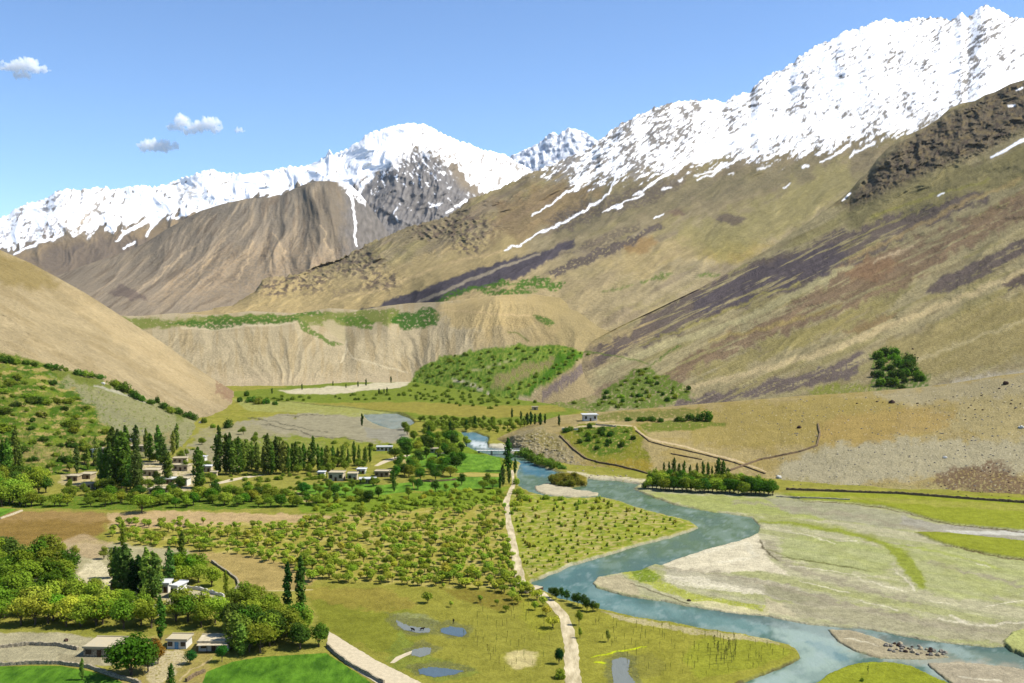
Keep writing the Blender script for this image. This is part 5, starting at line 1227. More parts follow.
# poplars of the upper village: x, foot y, height
UP = [(3, 478, 34), (8, 480, 36), (16, 468, 38), (20, 474, 30), (77, 474, 29), (101, 486, 40), (106, 488, 38), (110, 489, 44), (114, 484, 56), (118, 486, 52), (122, 488, 56), (126, 482, 50), (130, 490, 30), (136, 492, 42), (140, 489, 36), (136, 455, 30), (146, 458, 27), (150, 461, 25), (158, 462, 38), (162, 464, 30), (166, 482, 36), (169, 483, 28), (177, 450, 24), (173, 455, 25), (198, 488, 42), (202, 487, 36), (219, 475, 47), (217, 474, 38), (226, 474, 40), (230, 474, 42), (233, 475, 36), (238, 474, 34), (243, 472, 30), (247, 471, 32), (252, 470, 30), (257, 471, 31), (264, 474, 27), (268, 475, 38), (272, 475, 30), (276, 472, 38), (280, 472, 30), (284, 474, 34), (288, 474, 28), (292, 473, 28), (296, 473, 34), (300, 471, 25), (304, 470, 26), (309, 470, 24), (313, 467, 33), (318, 470, 24), (322, 471, 26), (327, 472, 28), (333, 466, 22), (338, 466, 20), (343, 466, 22), (348, 467, 18), (354, 465, 23), (359, 465, 20), (365, 465, 20), (370, 463, 17), (330, 497, 14), (394, 492, 22), (96, 466, 26), (88, 470, 20)]
for (x, y, h) in UP:
    c = POPD if x in (77, 110, 114, 118, 162, 166, 217, 219, 226, 230, 268, 276, 394, 136) else G_(POP, (94, 126, 44), (84, 118, 38), (110, 134, 52))
    lab = ('tall narrow poplar in the upper village west of the bare lane', 'poplars in the upper village') if x < 210 else (('slender poplar in the long row behind the bare lane and low houses', 'long row of poplars behind the lane') if y < 480 else ('single small poplar in the bright field below the low houses', 'single poplars in the bright field'))
    plant('poplar', x, y, h, c, lab[0], lab[1], wf=random.uniform(.8, 1.15), parts=(h > 30))
wood([(240, 468), (330, 466), (372, 462), (372, 468), (330, 474), (262, 476)], 10, 5, 8, 12, (LG, MG, (72, 110, 34)), 'low green tree at the foot of the poplar row', 'low trees under the poplar row')
wood([(176, 448), (205, 440), (250, 432), (262, 444), (240, 458), (205, 462)], 22, 10, 6, 9, (OL, MG), 'small tree scattered on the grey slope behind the poplars', 'small trees on the grey slope', keep=.6)
wood([(400, 446), (440, 440), (470, 445), (462, 462), (458, 480), (420, 482), (395, 480), (392, 462)], 10, 5.5, 10, 15, (MG, LG, (70, 112, 34), DG_), 'green tree in the clump between low houses and rectangular green field', 'clump beside the rectangular green field')
wood([(300, 494), (330, 488), (380, 486), (440, 484), (500, 482), (506, 494), (440, 498), (360, 504), (310, 506)], 11, 5.5, 8, 14, (MG, (66, 104, 34), LG, DG_), 'green tree in the strip above the orchard', 'strip of trees above the orchard', keep=.5)
wood([(404, 430), (440, 428), (462, 434), (455, 446), (420, 446), (396, 440)], 10, 5, 7, 11, (LG, MG), 'bright green tree on the flat behind the clump of trees', 'trees on the flat behind the clump', keep=.85)
wood([(414, 420), (470, 420), (540, 424), (556, 424), (540, 430), (500, 434), (478, 433), (440, 428)], 5.5, 2.9, 4.5, 7.5, (MG, LG, (64, 98, 30)), 'low bright tree in the far belt behind the bridge', 'far belt behind the bridge')
for (x, y, h) in [(508, 471, 31), (503, 486, 22), (500, 489, 16), (509, 484, 18), (515, 474, 15)]:
    plant('poplar', x, y, h, G_(POPD, (60, 92, 32)), 'dark poplar at the near end of the footbridge', 'dark poplars at the footbridge', wf=1.2, parts=(h > 25))
for (x, y, h) in [(527, 425, 12), (531, 425, 13), (535, 425, 12), (540, 425, 13), (545, 424, 11), (559, 426, 12), (362, 426, 12), (384, 394, 6), (387, 394, 7), (379, 394, 6), (302, 390, 6), (333, 386, 5), (346, 388, 5), (358, 387, 6), (366, 386, 7), (391, 383, 7), (272, 394, 6), (512, 418, 10), (521, 420, 9), (475, 428, 12), (466, 430, 10), (450, 432, 12), (429, 438, 12)]:
    plant('poplar', x, y, h, (52, 84, 34), 'tiny dark upright poplar on the far plain' if x > 355 and y > 400 else 'tiny dark tree along the foot of the gravel cliff', 'far upright poplars' if x > 355 and y > 400 else 'tiny trees under the cliff', wf=1.3)
for x, y in scatter([(240, 397), (300, 397), (380, 394), (420, 392), (500, 398), (560, 404), (500, 405), (400, 400), (300, 402), (240, 402)], 8, 3, .5, .8):
    plant('bush', x, y, random.uniform(2.5, 4.5), G_(MG, LG, DG_), 'small bush on the far green plain under the gravel cliff', 'bushes on the far plain')
for x, y in scatter([(205, 474), (300, 474), (400, 472), (402, 479), (330, 490), (300, 496), (216, 490)], 9, 4.2, .6, .7):
    plant('bush', x, y, random.uniform(2.5, 5.5), G_(MG, LG, (104, 124, 40)), 'leafy bush on the open grass round the bare lane', 'bushes round the bare lane', wf=random.uniform(.9, 1.6))
for x, y in scatter([(180, 452), (240, 430), (300, 442), (400, 444), (400, 452), (300, 462), (200, 466)], 10, 4.5, .6, .6):
    plant('bush', x, y, random.uniform(2.5, 5), G_(MG, OL, (104, 124, 40)), 'small bush on the grey gravel tongue behind the poplars', 'bushes on the gravel tongue', wf=random.uniform(.9, 1.5))
for x, y in scatter([(300, 500), (330, 498), (400, 495), (500, 490), (506, 500), (400, 510), (310, 512)], 8, 3.6, .6, .8):
    plant('bush', x, y, random.uniform(3, 6), G_(MG, LG, YG), 'leafy bush on the grass along the top of the orchard', 'bushes along the top of the orchard', wf=random.uniform(.9, 1.5))
# canal line bushes on the left hill
for (x, y, h, w) in [(2, 361, 9, 1.2), (9, 363, 8, 1.2), (17, 364, 7, 1.2), (26, 364, 5, 1.3), (34, 366, 5, 1.3), (50, 368, 6, 1.4), (57, 369, 6, 1.2), (66, 371, 4, 1.3), (78, 375, 7, 1.1), (86, 376, 7, 1.1), (93, 377, 5, 1.2), (101, 379, 6, .9), (113, 386, 8, 1.1), (120, 390, 10, 1.1), (128, 393, 7, 1), (134, 398, 9, 1), (141, 401, 8, 1.1), (150, 404, 6, 1), (158, 403, 9, .7), (164, 409, 8, 1.1), (170, 413, 8, 1.1), (178, 414, 8, 1.1), (186, 417, 7, 1.2), (194, 420, 7, 1), (204, 423, 7, .9), (228, 428, 10, .8), (213, 428, 5, 1), (250, 402, 8, 1.2), (258, 404, 7, 1.2), (266, 404, 7, 1.1), (247, 396, 6, 1), (240, 402, 6, 1), (275, 405, 5, 1.1)]:
    plant('bush', x, y, h, G_(MG, (84, 116, 36), (70, 100, 30)), 'green bush on the canal line above the green terraces' if x < 232 else 'green bush at the foot of the tan scree cone', 'bushes on the canal line' if x < 232 else 'bushes at the scree foot', wf=w)
for x, y in scatter([(-10, 370), (40, 372), (62, 390), (90, 408), (112, 424), (120, 445), (60, 452), (-10, 452)], 12, 6.5, .5, .75):
    plant('bush', x, y, random.uniform(2.5, 7), G_(DG_, MG, (84, 106, 34), (112, 126, 40)), 'dark green bush on the green terraces at the upper left', 'bushes on the upper left terraces', wf=random.uniform(1.0, 2.0))
for x, y in scatter([(0, 448), (60, 446), (130, 440), (120, 460), (60, 470), (0, 474)], 14, 7, .5, .8):
    plant('bush', x, y, random.uniform(5, 9), G_(MG, (80, 110, 34), DG_), 'leafy bush between green terraces and upper village', 'bushes above the upper village')
# green fan far off
for x, y in scatter([(405, 400), (416, 376), (432, 363), (455, 356), (500, 350), (545, 347), (590, 354), (566, 372), (540, 384), (510, 400), (490, 410)], 9, 4.2, .5, .8):
    if not inside(x, y, [(486, 384), (515, 364), (555, 356), (560, 362), (520, 382), (490, 394)]):
        plant('bush', x, y, random.uniform(2.2, 4.5), G_(MG, LG, (64, 100, 28), DG_), 'small bush on the far green fan below the terrace', 'bushes on the far green fan')
for x, y in scatter([(585, 410), (600, 396), (620, 382), (640, 368), (652, 370), (664, 380), (690, 390), (680, 402), (640, 408)], 8, 4.5, .5, .75):
    plant('bush', x, y, random.uniform(3, 6), G_(MG, LG, (64, 100, 28)), 'bush on the green slope above the white roadside building', 'bushes above the white building')
for x, y in scatter([(566, 430), (590, 426), (632, 430), (634, 442), (612, 452), (590, 452), (574, 444)], 9, 5, .5, .8):
    plant('bush', x, y, random.uniform(4, 7), G_(MG, DG_, (64, 100, 28)), 'bush on the green bank below the road with the white building', 'bushes on the bank below the road')
for (x, y, h, w) in [(706, 421, 13, 1.0), (698, 421, 9, 1), (690, 420, 8, 1.1), (681, 421, 6, 1.3), (660, 422, 6, 1.4), (650, 421, 7, 1.2), (640, 421, 6, 1.3), (629, 421, 6, 1)]:
    plant('bush', x, y, h, (84, 122, 36) if h > 10 else (70, 104, 30), 'largest round bush standing on the slope right of the white building' if h > 10 else 'bush in the short row leading to the largest slope bush', None if h > 10 else 'short row on the slope', wf=w)
for x, y in scatter([(872, 366), (880, 352), (904, 352), (920, 368), (930, 386), (900, 390), (872, 390)], 8, 5.5, .45, .9):
    plant('bush', x, y, random.uniform(5, 10), G_((70, 104, 28), DG_, (92, 128, 34)), 'green bush in the isolated cluster high on the right scree slope', 'isolated cluster on the right slope')
# tree belt on the right bank
for i in range(30):
    x = 648 + i * 4.3
    plant('broadleaf_tree', x, 489 + (x - 648) * .055 + random.uniform(-1, 1), random.uniform(12, 17) if x < 752 else 17, G_(MG, (74, 112, 32), (64, 100, 32), LG), 'bushy tree in the thick belt on the right river bank', 'thick belt on the right bank', wf=1.05, var=random.choice((2, 3)))
for i in range(26):
    x = 652 + i * 4.2
    plant('broadleaf_tree', x, 484 + (x - 652) * .05 + random.uniform(-1, 1), random.uniform(12, 17), G_(MG, (74, 112, 32), LG), 'tree in the back row of the right bank belt', 'back row of the right bank belt', wf=.95)
for (x, y, h) in [(669, 476, 16), (674, 476, 18), (679, 477, 15), (684, 478, 17), (690, 478, 14), (697, 479, 16), (703, 480, 18), (708, 481, 18), (712, 481, 15), (718, 482, 24), (723, 482, 22), (664, 476, 13), (728, 484, 16), (656, 478, 12)]:
    plant('poplar', x, y, h, (74, 104, 36), 'small thin poplar above the thick belt on the right bank', 'small poplars above the right bank belt', wf=.95)
for (x, y, h) in [(523, 456, 11), (528, 459, 10), (533, 462, 10), (538, 463, 9), (543, 464, 10), (548, 466, 9), (553, 468, 8), (558, 467, 8), (562, 469, 6), (530, 455, 7), (540, 459, 7), (550, 462, 6)]:
    plant('bush', x, y, h, G_((104, 128, 44), (82, 108, 34)), 'bush at the water edge just downstream of the footbridge', 'bushes below the footbridge')
for x, y in scatter([(549, 480), (556, 477), (572, 477), (585, 482), (584, 486), (564, 487), (550, 484)], 6, 3, .4, 1):
    plant('bush', x, y, random.uniform(6, 8), (112, 112, 40), 'brownish green bush on the small river island', 'bushes on the river island', wf=1.1)
for (x, y, h) in [(520, 500, 8), (528, 500, 7), (518, 494, 8), (545, 499, 6), (560, 500, 6), (516, 484, 8), (644, 488, 6), (516, 506, 7)]:
    plant('bush', x, y, h, LG, 'leafy bush along the top of the scrub field beside the river', 'leafy bushes at the scrub field top')
for (x, y, h) in [(868, 674, 9)]:
    plant('sapling', x, y, h, (80, 96, 36), 'thin sapling on the green river point at the bottom right')
plant('bush', 862, 681, 4, DG_, 'small dark bush on the green river point at the bottom right')
plant('bush', 574, 404, 4, DG_, 'lone dark bush on the bare fan far above the white building', wf=1.2)
grow()

# ================================================================== masonry
M_MUD = flat_mat('mud_plaster', (206, 190, 156), .8, .14, .3, .92, (216, 202, 170))
M_WHITE = flat_mat('whitewash', (240, 236, 222), .9, .06, .2, .85)
M_TAN = flat_mat('brown_plaster', (178, 160, 126), .8, .16, .3, .92)
M_ROOF = flat_mat('earth_roof', (214, 202, 170), 1.2, .12, .3, .95, (200, 184, 148))
M_TIN = flat_mat('pale_roof', (238, 238, 232), 1.5, .05, .1, .6)
M_WOOD = flat_mat('old_wood', (96, 74, 52), .3, .25, .3, .8)
M_BLUE = flat_mat('blue_paint', (110, 160, 196), .5, .1, .1, .6)
M_GLASS = flat_mat('dark_glass', (34, 38, 42), .5, .1, .0, .15, spec=.5)
M_STONE = flat_mat('dry_stone', (150, 138, 112), .35, .4, .8, .95, (176, 164, 138))
M_DSTONE = flat_mat('brown_stone', (116, 98, 74), .35, .4, .8, .95, (140, 120, 92))
M_BOULD = flat_mat('boulder_stone', (150, 142, 128), .6, .3, .7, .95)
M_DBOULD = flat_mat('dark_boulder', (78, 62, 52), .6, .3, .7, .95)
M_TBOULD = flat_mat('tan_boulder', (182, 168, 138), .6, .3, .7, .95)
M_WBOULD = flat_mat('white_boulder', (226, 222, 210), .6, .1, .5, .95)

def box(x0, x1, y0, y1, z0, z1, taper=0.0):
    t = taper
    V = [(x0, y0, z0), (x1, y0, z0), (x1, y1, z0), (x0, y1, z0), (x0 + t, y0 + t, z1), (x1 - t, y0 + t, z1), (x1 - t, y1 - t, z1), (x0 + t, y1 - t, z1)]
    Q = [(0, 1, 2, 3), (4, 7, 6, 5), (0, 4, 5, 1), (1, 5, 6, 2), (2, 6, 7, 3), (3, 7, 4, 0)]
    return np.array(V, float), np.array(Q)
def obox(name, boxes, mat, parent):
    V, Q, M = join([(v, q[:, ::-1], 0) for v, q in boxes])
    o = bpy.data.objects.new(name, quads_mesh(name, V, Q, [mat])); o.parent = parent; QUEUE.append(o); return o

def house(px, py, wpx, hpx, dep, label, wall=None, roofm=None, rz=0.0, doors=1, wins=2, name='house', blue=False, over=.35, cat='house', porch=False, group=None):
    loc, on, dist = hit(px, py)
    W, H, D = wpx * .86 * dist / F, max(2.4, hpx * .85 * dist / F), dep
    e = bpy.data.objects.new(name, None); e.location = (loc.x, loc.y + D / 2, loc.z); e.rotation_euler = (0, 0, rz); e.empty_display_size = .3
    tag(e, label, cat, group); QUEUE.append(e)
    obox('wall', [box(-W / 2, W / 2, -D / 2, D / 2, -1.2, H, .12)], wall or M_MUD, e)
    o = over
    obox('roof', [box(-W / 2 - o, W / 2 + o, -D / 2 - o, D / 2 + o, H + .003, H + .32), box(-W / 2 - o, W / 2 + o, -D / 2 - o, -D / 2 - o + .3, H + .323, H + .55), box(-W / 2 - o, W / 2 + o, D / 2 + o - .3, D / 2 + o, H + .323, H + .55)], roofm or M_ROOF, e)
    slots = doors + wins
    k0 = doors and (slots // 2)
    for s in range(slots):
        cx = -W / 2 + W * (s + .5) / slots
        if doors and s == k0:
            dw = min(.6, W / slots * .3); d = obox('door', [box(cx - dw, cx + dw, -D / 2 - .06, -D / 2 + .2, -.02, min(2.05, H * .8))], M_BLUE if blue else M_WOOD, e)
            obox('handle', [box(cx + dw * .6, cx + dw * .8, -D / 2 - .12, -D / 2 - .061, .95, 1.1)], M_GLASS, d)
        else:
            ww = min(.65, W / slots * .3); z0, z1 = H * .38, H * .78
            wn = obox('window', [box(cx - ww, cx + ww, -D / 2 - .03, -D / 2 + .2, z0, z1)], M_GLASS, e)
            obox('frame', [box(cx - ww - .1, cx - ww, -D / 2 - .09, -D / 2 + .2, z0 - .1, z1 + .1), box(cx + ww, cx + ww + .1, -D / 2 - .09, -D / 2 + .2, z0 - .1, z1 + .1), box(cx - ww, cx + ww, -D / 2 - .09, -D / 2 + .2, z1, z1 + .1), box(cx - ww, cx + ww, -D / 2 - .09, -D / 2 + .2, z0 - .1, z0)], M_WOOD, wn)
    if porch:
        obox('porch_roof', [box(-W / 2, W / 2, -D / 2 - 2.2, -D / 2 - o - .01, H * .9, H * .9 + .15)], roofm or M_ROOF, e)
        for s in (-.48, -.16, .16, .48): obox('post', [box(W * s - .09, W * s + .09, -D / 2 - 2.1, -D / 2 - 1.92, -.5, H * .9 - .003)], M_WOOD, e)
    return e

# lower left houses
house(213, 651, 34, 10, 6, 'low white house with dark open porch beside the orange-brown tree', M_WHITE, M_MUD, .05, 1, 2, porch=True)
house(177, 649, 22, 7, 5, 'small pale house with a blue door beside the orange-brown tree', M_WHITE, M_ROOF, -.05, 1, 2, blue=True)
house(100, 657, 36, 8, 9, 'long stone building with a broad cream flat roof left of the largest tree', M_STONE, M_ROOF, -.06, 1, 2, over=.2)
house(128, 611, 14, 6, 5, 'small house with a bright cream roof in the trees below the dark poplars', M_MUD, M_TIN, .3, 1, 1)
house(162, 593, 13, 10, 5, 'white house with dark doorway seen just right of the dark poplar clump', M_WHITE, M_TIN, .05, 1, 1)
house(176, 598, 9, 13, 6, 'tall narrow white house at the left end of the long white wall', M_WHITE, M_TIN, -.25, 0, 2)
house(115, 590, 12, 8, 6, 'grey-tan block house at the left edge of the dark poplar clump', M_TAN, M_ROOF, .1, 1, 1)
house(131, 600, 8, 8, 4, 'small white house glimpsed between the dark poplar trunks', M_WHITE, M_TIN, .1, 1, 0)
house(145, 598, 8, 9, 4, 'narrow pale house glimpsed in the right part of the dark poplar clump', M_MUD, M_TIN, -.1, 0, 2)
house(154, 617, 7, 7, 3, 'tiny white hut beside the bright lone poplar', M_WHITE, M_TIN, 0, 1, 0, name='hut', cat='hut')
house(26, 583, 14, 6, 5, 'tan house half hidden in the wood at the left edge', M_MUD, M_ROOF, .2, 1, 1)
# upper village
UV = [(150, 476, 17, 6, 8, 'broad tan flat-roofed house in the middle of the upper village', M_MUD, M_ROOF, 2), (165, 484, 20, 5, 6, 'long low upper village house with white roof and dark shaded front', M_TAN, M_TIN, 3),
      (179, 463, 15, 5, 6, 'cream house at the back of the upper village, right of the tall dark poplar', M_MUD, M_ROOF, 2), (181, 471, 17, 6, 6, 'cream flat-roofed house in front of the back cream house', M_MUD, M_ROOF, 2),
      (182, 486, 12, 8, 6, 'white-walled house at the right front of the upper village', M_WHITE, M_MUD, 1), (157, 494, 18, 5, 6, 'low front house of the upper village near the hedge belt', M_MUD, M_ROOF, 2),
      (72, 481, 12, 3.5, 6, 'flat-roofed brown house left of the tall village poplars', M_TAN, M_ROOF, 1), (85, 479, 13, 4, 7, 'tan flat-roofed house just right of the brown left house', M_TAN, M_ROOF, 1), (86, 489, 12, 3.5, 4, 'low pale hut below the two left flat-roofed houses', M_MUD, M_ROOF, 1),
      (97, 489, 5, 5, 4, 'tiny white hut at the foot of the tall village poplars', M_WHITE, M_TIN, 0), (94, 458, 4.5, 9, 4, 'narrow white tower-like hut above the left flat roofs', M_WHITE, M_TIN, 0), (101, 453, 9, 4, 4, 'small pale house behind the narrow white hut', M_MUD, M_ROOF, 1),
      (133, 443, 6, 4, 4, 'small white-roofed hut highest on the slope above the upper village', M_MUD, M_TIN, 0), (138, 451, 18, 5, 6, 'long pale house highest in the upper village below the white-roofed hut', M_MUD, M_ROOF, 3),
      (206, 472, 11, 6, 5, 'white-roofed house just left of the darkest tall poplar', M_MUD, M_TIN, 1), (213, 477, 7, 4, 4, 'small pale shed under the darkest tall poplar', M_MUD, M_ROOF, 1), (203, 461, 5, 4, 4, 'tiny white hut behind the white-roofed house', M_WHITE, M_TIN, 0)]
for (x, y, w_, h_, d_, lab, wm, rm, nw) in UV:
    house(x, y, w_, h_, d_, lab, wm, rm, random.uniform(-.15, .15), 1, nw, name='hut' if w_ < 8 else 'house', cat='hut' if w_ < 8 else 'house')
LV = [(336, 481, 17, 9, 7, 'largest pale flat-roofed house at the left end of the low row', M_MUD, M_ROOF, 2), (352, 481, 11, 8, 6, 'square pale house in the middle of the low row', M_MUD, M_ROOF, 1), (361, 474, 10, 5, 5, 'white-topped house behind the square pale house', M_WHITE, M_TIN, 1), (367, 484, 19, 4, 5, 'long low house with dark shaded front at the front of the low row', M_TAN, M_TIN, 3),
      (382, 477, 17, 6, 6, 'tan house at the right end of the low row', M_TAN, M_ROOF, 2), (321, 477, 8, 5, 4, 'small white house at the far left of the low row beside the bush', M_WHITE, M_TIN, 1),
      (384, 451, 18, 3.5, 5, 'long white building among trees behind the low row of houses', M_WHITE, M_TIN, 3), (434, 453, 8, 4.5, 5, 'small pale house left of the rectangular green field', M_MUD, M_ROOF, 1), (440, 458, 8, 4, 5, 'tan house just below the small pale house by the green field', M_MUD, M_ROOF, 1)]
for (x, y, w_, h_, d_, lab, wm, rm, nw) in LV:
    house(x, y, w_, h_, d_, lab, wm, rm, random.uniform(-.1, .1), 1, nw)
house(590, 421, 16, 7, 7, 'white flat-roofed building alone beside the road on the right slope', M_WHITE, M_TIN, .1, 1, 2, name='roadside_building', cat='building', over=.8)
house(535, 410, 7, 3, 5, 'tiny pale hut at the far end of the green fan', M_MUD, M_ROOF, 0, 1, 0, name='hut', cat='hut')

def stone_wall(pts, h, th, mat, label, name='stone_wall', step=2.0, group=None):
    h *= .75; th *= .8
    P = []
    for (a, b), (c, d) in zip(pts[:-1], pts[1:]):
        n = max(1, int(math.hypot(c - a, d - b) / step))
        for i in range(n):
            t = i / n; q = hit(a + (c - a) * t, b + (d - b) * t)
            if q: P.append(q[0])
    q = hit(*pts[-1]); P.append(q[0]) if q else None
    V, Q = [], []
    for i, p in enumerate(P):
        a = P[max(0, i - 1)]; b = P[min(len(P) - 1, i + 1)]
        t = Vector((b.x - a.x, b.y - a.y, 0)).normalized(); nrm = Vector((-t.y, t.x, 0)) * th / 2 * random.uniform(.8, 1.2)
        hh = h * random.uniform(.75, 1.15)
        for s, z in ((-1.1, -.6), (-.85, hh), (.85, hh * random.uniform(.9, 1)), (1.1, -.6)):
            V.append((p.x + nrm.x * s, p.y + nrm.y * s, p.z + z))
    for i in range(len(P) - 1):
        for j in range(3): Q.append((i * 4 + j, i * 4 + j + 1, (i + 1) * 4 + j + 1, (i + 1) * 4 + j))
    e = len(P) * 4 - 4; Q += [(0, 1, 2, 3), (e + 3, e + 2, e + 1, e)]
    o = bpy.data.objects.new(name, quads_mesh(name, V, Q, [mat])); tag(o, label, 'wall' if name != 'fence' else 'fence', group); QUEUE.append(o); return o

stone_wall([(212, 562), (219, 567), (228, 573), (237, 580), (239, 586), (233, 594)], 1.1, 1.0, M_STONE, 'curving dry stone wall along the tan field above the lower houses')
stone_wall([(181, 588), (200, 590), (224, 597)], 1.5, .6, M_WHITE, 'long straight white wall right of the tall narrow white house')
stone_wall([(0, 519), (12, 515), (22, 511)], .9, 1.2, M_MUD, 'pale mud wall at the left end of the brown field')
stone_wall([(0, 648), (30, 645), (60, 646), (78, 650)], 1.4, 1.0, M_STONE, 'upper dry stone terrace wall at the bottom left')
stone_wall([(-6, 666), (30, 664), (60, 664), (90, 668), (112, 676), (140, 684)], 1.3, 1.0, M_STONE, 'lower dry stone wall edging the bottom left green field')
stone_wall([(82, 590), (92, 592), (106, 598), (118, 602)], 1.2, .8, M_STONE, 'short dark stone wall below the pale bare yard')
stone_wall([(327, 646), (336, 655), (348, 664), (364, 673), (384, 684)], 1.3, .8, M_STONE, 'stone kerb wall between the wide pale track and the green field')
stone_wall([(205, 672), (195, 676), (186, 682)], 1.2, .8, M_DSTONE, 'short brown wall beside the bottom green field corner')
stone_wall([(818, 424), (820, 434), (817, 446), (800, 452), (780, 456), (760, 460), (730, 471)], 1.3, 1.2, M_DSTONE, 'brown stone wall bending down across the dry fan')
stone_wall([(636, 431), (650, 442), (668, 447), (700, 454), (735, 463), (765, 474)], .9, .9, M_DSTONE, 'low brown wall along the lower side of the slanting footpath')
stone_wall([(671, 454), (686, 457), (702, 460)], .9, .9, M_DSTONE, 'short isolated brown wall above the right bank tree belt')
stone_wall([(786, 490), (830, 491.5), (870, 493), (900, 494), (940, 497), (980, 500), (1024, 503), (1040, 505)], 1.6, 1.4, M_DSTONE, 'long reddish-brown stone wall along the green strip on the right')
stone_wall([(560, 436), (574, 450), (586, 459), (600, 463), (618, 466), (634, 470), (648, 474)], 1.1, 1.1, M_DSTONE, 'ragged stone wall on top of the rocky right bank')
stone_wall([(562, 430), (572, 430), (581, 430)], 1.6, .8, M_WHITE, 'short white wall on the road left of the white building')
stone_wall([(596, 425), (606, 426), (616, 427)], 1.4, .8, M_MUD, 'short pale wall on the road right of the white building')
stone_wall([(776, 497), (800, 498), (830, 499), (850, 500)], .9, .9, M_MUD, 'pale low wall at the foot of the fan next to the tree belt')
stone_wall([(414, 481), (430, 482), (445, 481), (456, 480)], 1.3, 1.0, M_DSTONE, 'dark wall under the clump of trees beside the rectangular field')

# ------------------------------------------------------------------ boulders and rubble
def rock_mesh(seed, k=1.0):
    import bmesh
    bm = bmesh.new(); bmesh.ops.create_icosphere(bm, subdivisions=2, radius=1)
    r = random.Random(seed); off = [r.uniform(0, 50) for _ in range(3)]
    for v in bm.verts:
        c = v.co
        n = float(fbm(np.array([c.x * 1.3 + off[0] + c.z]), np.array([c.y * 1.3 + off[1] - c.z * .7]), 3, seed)[0])
        v.co = Vector((c.x, c.y * .85, c.z * .75)) * (1 + .38 * n)
    V = np.array([v.co[:] for v in bm.verts]); T = np.array([[v.index for v in f.verts] for f in bm.faces]); bm.free()
    return V, T
ROCKS = [rock_mesh(i) for i in range(5)]
def boulder(px, py, wpx, mat, label, group=None):
    q = hit(px, py)
    if not q: return
    V, T = ROCKS[random.randrange(5)]
    s = wpx * q[2] / F / 2
    o = bpy.data.objects.new('boulder', quads_mesh('boulder', V * s, T, [mat])); o.location = (q[0].x, q[0].y, q[0].z + s * .2); o.rotation_euler = (0, 0, random.uniform(0, 6))
    tag(o, label, 'boulder', group); QUEUE.append(o)
boulder(799, 428, 5, M_DBOULD, 'dark brown boulder alone in the middle of the dry fan')
boulder(779, 478, 6, M_WBOULD, 'bright white boulder beside the tree belt on the right bank')
boulder(892, 403, 6, M_DBOULD, 'dark boulder on the fan under the isolated bush cluster')
boulder(1006, 384, 6, M_DBOULD, 'dark flat boulder on the grey scree at the right edge')
boulder(1021, 428, 5, M_WBOULD, 'white boulder high on the fan at the right edge')
boulder(945, 458, 4, M_WBOULD, 'white boulder just above the dark stony patch on the fan')
boulder(103, 384, 4, M_WBOULD, 'white boulder on the canal line of the left hill')
boulder(66, 641, 5, M_DBOULD, 'dark boulder on the stony terrace at the bottom left')
boulder(689, 601, 4, M_DBOULD, 'dark boulder at the tip of the grassy gravel bar')
boulder(200, 423, 3.5, M_WBOULD, 'white boulder at the lower end of the canal line')
for x, y in scatter([(884, 645), (895, 642), (915, 645), (940, 651), (950, 655), (930, 656), (900, 655), (888, 651)], 6, 3, .45, .95):
    boulder(x, y, random.uniform(2.5, 6), random.choice((M_BOULD, M_BOULD, M_TBOULD, M_DBOULD)), 'rounded boulder in the heap on the gravel bar in the lower river', 'boulders on the lower gravel bar')
def rubble(name, spots, mat):
    Vs, Ts, n = [], [], 0
    for (x, y, w_) in spots:
        q = hit(x, y)
        if not q: continue
        V, T = ROCKS[random.randrange(5)]; s = w_ * q[2] / F / 2; a = random.uniform(0, 6.28)
        W = V * s; W = np.stack([W[:, 0] * math.cos(a) - W[:, 1] * math.sin(a), W[:, 0] * math.sin(a) + W[:, 1] * math.cos(a), W[:, 2]], 1) + np.array(q[0])
        Vs.append(W); Ts.append(T + n); n += len(W)
    o = bpy.data.objects.new(name, quads_mesh(name, np.concatenate(Vs), np.concatenate(Ts), [mat])); tag(o, kind='stuff'); QUEUE.append(o)
FANP = [(700, 415), (800, 398), (900, 395), (1030, 378), (1030, 495), (900, 488), (790, 486), (760, 466), (820, 445), (780, 430)]
sc_ = scatter(FANP, 11, 6, 1.2, .8)
rubble('rubble', [(x, y, random.uniform(.8, 2.2)) for x, y in sc_], M_BOULD)
rubble('dark_rubble', [(x, y, random.uniform(.8, 2.6)) for x, y in scatter([(850, 404), (930, 396), (1030, 384), (1030, 430), (960, 420)], 12, 6, .5, .6) + scatter([(935, 486), (950, 468), (1010, 464), (1030, 500), (980, 500)], 9, 5, 1.2, .7) + scatter([(870, 352), (915, 345), (925, 362), (880, 366)], 6, 5, .5, .8)], M_DBOULD)
rubble('bank_rubble', [(x, y, random.uniform(1.0, 3.2)) for x, y in scatter([(508, 440), (522, 431), (545, 430), (560, 440), (572, 456), (600, 468), (645, 477), (640, 483), (600, 479), (563, 473), (530, 460)], 7, 4, 1.1, .6)], M_TBOULD)
rubble('left_rubble', [(x, y, random.uniform(.8, 2.2)) for x, y in scatter([(50, 375), (110, 395), (200, 430), (300, 440), (240, 460), (150, 440), (100, 415)], 14, 7, .5, .7)], M_BOULD)

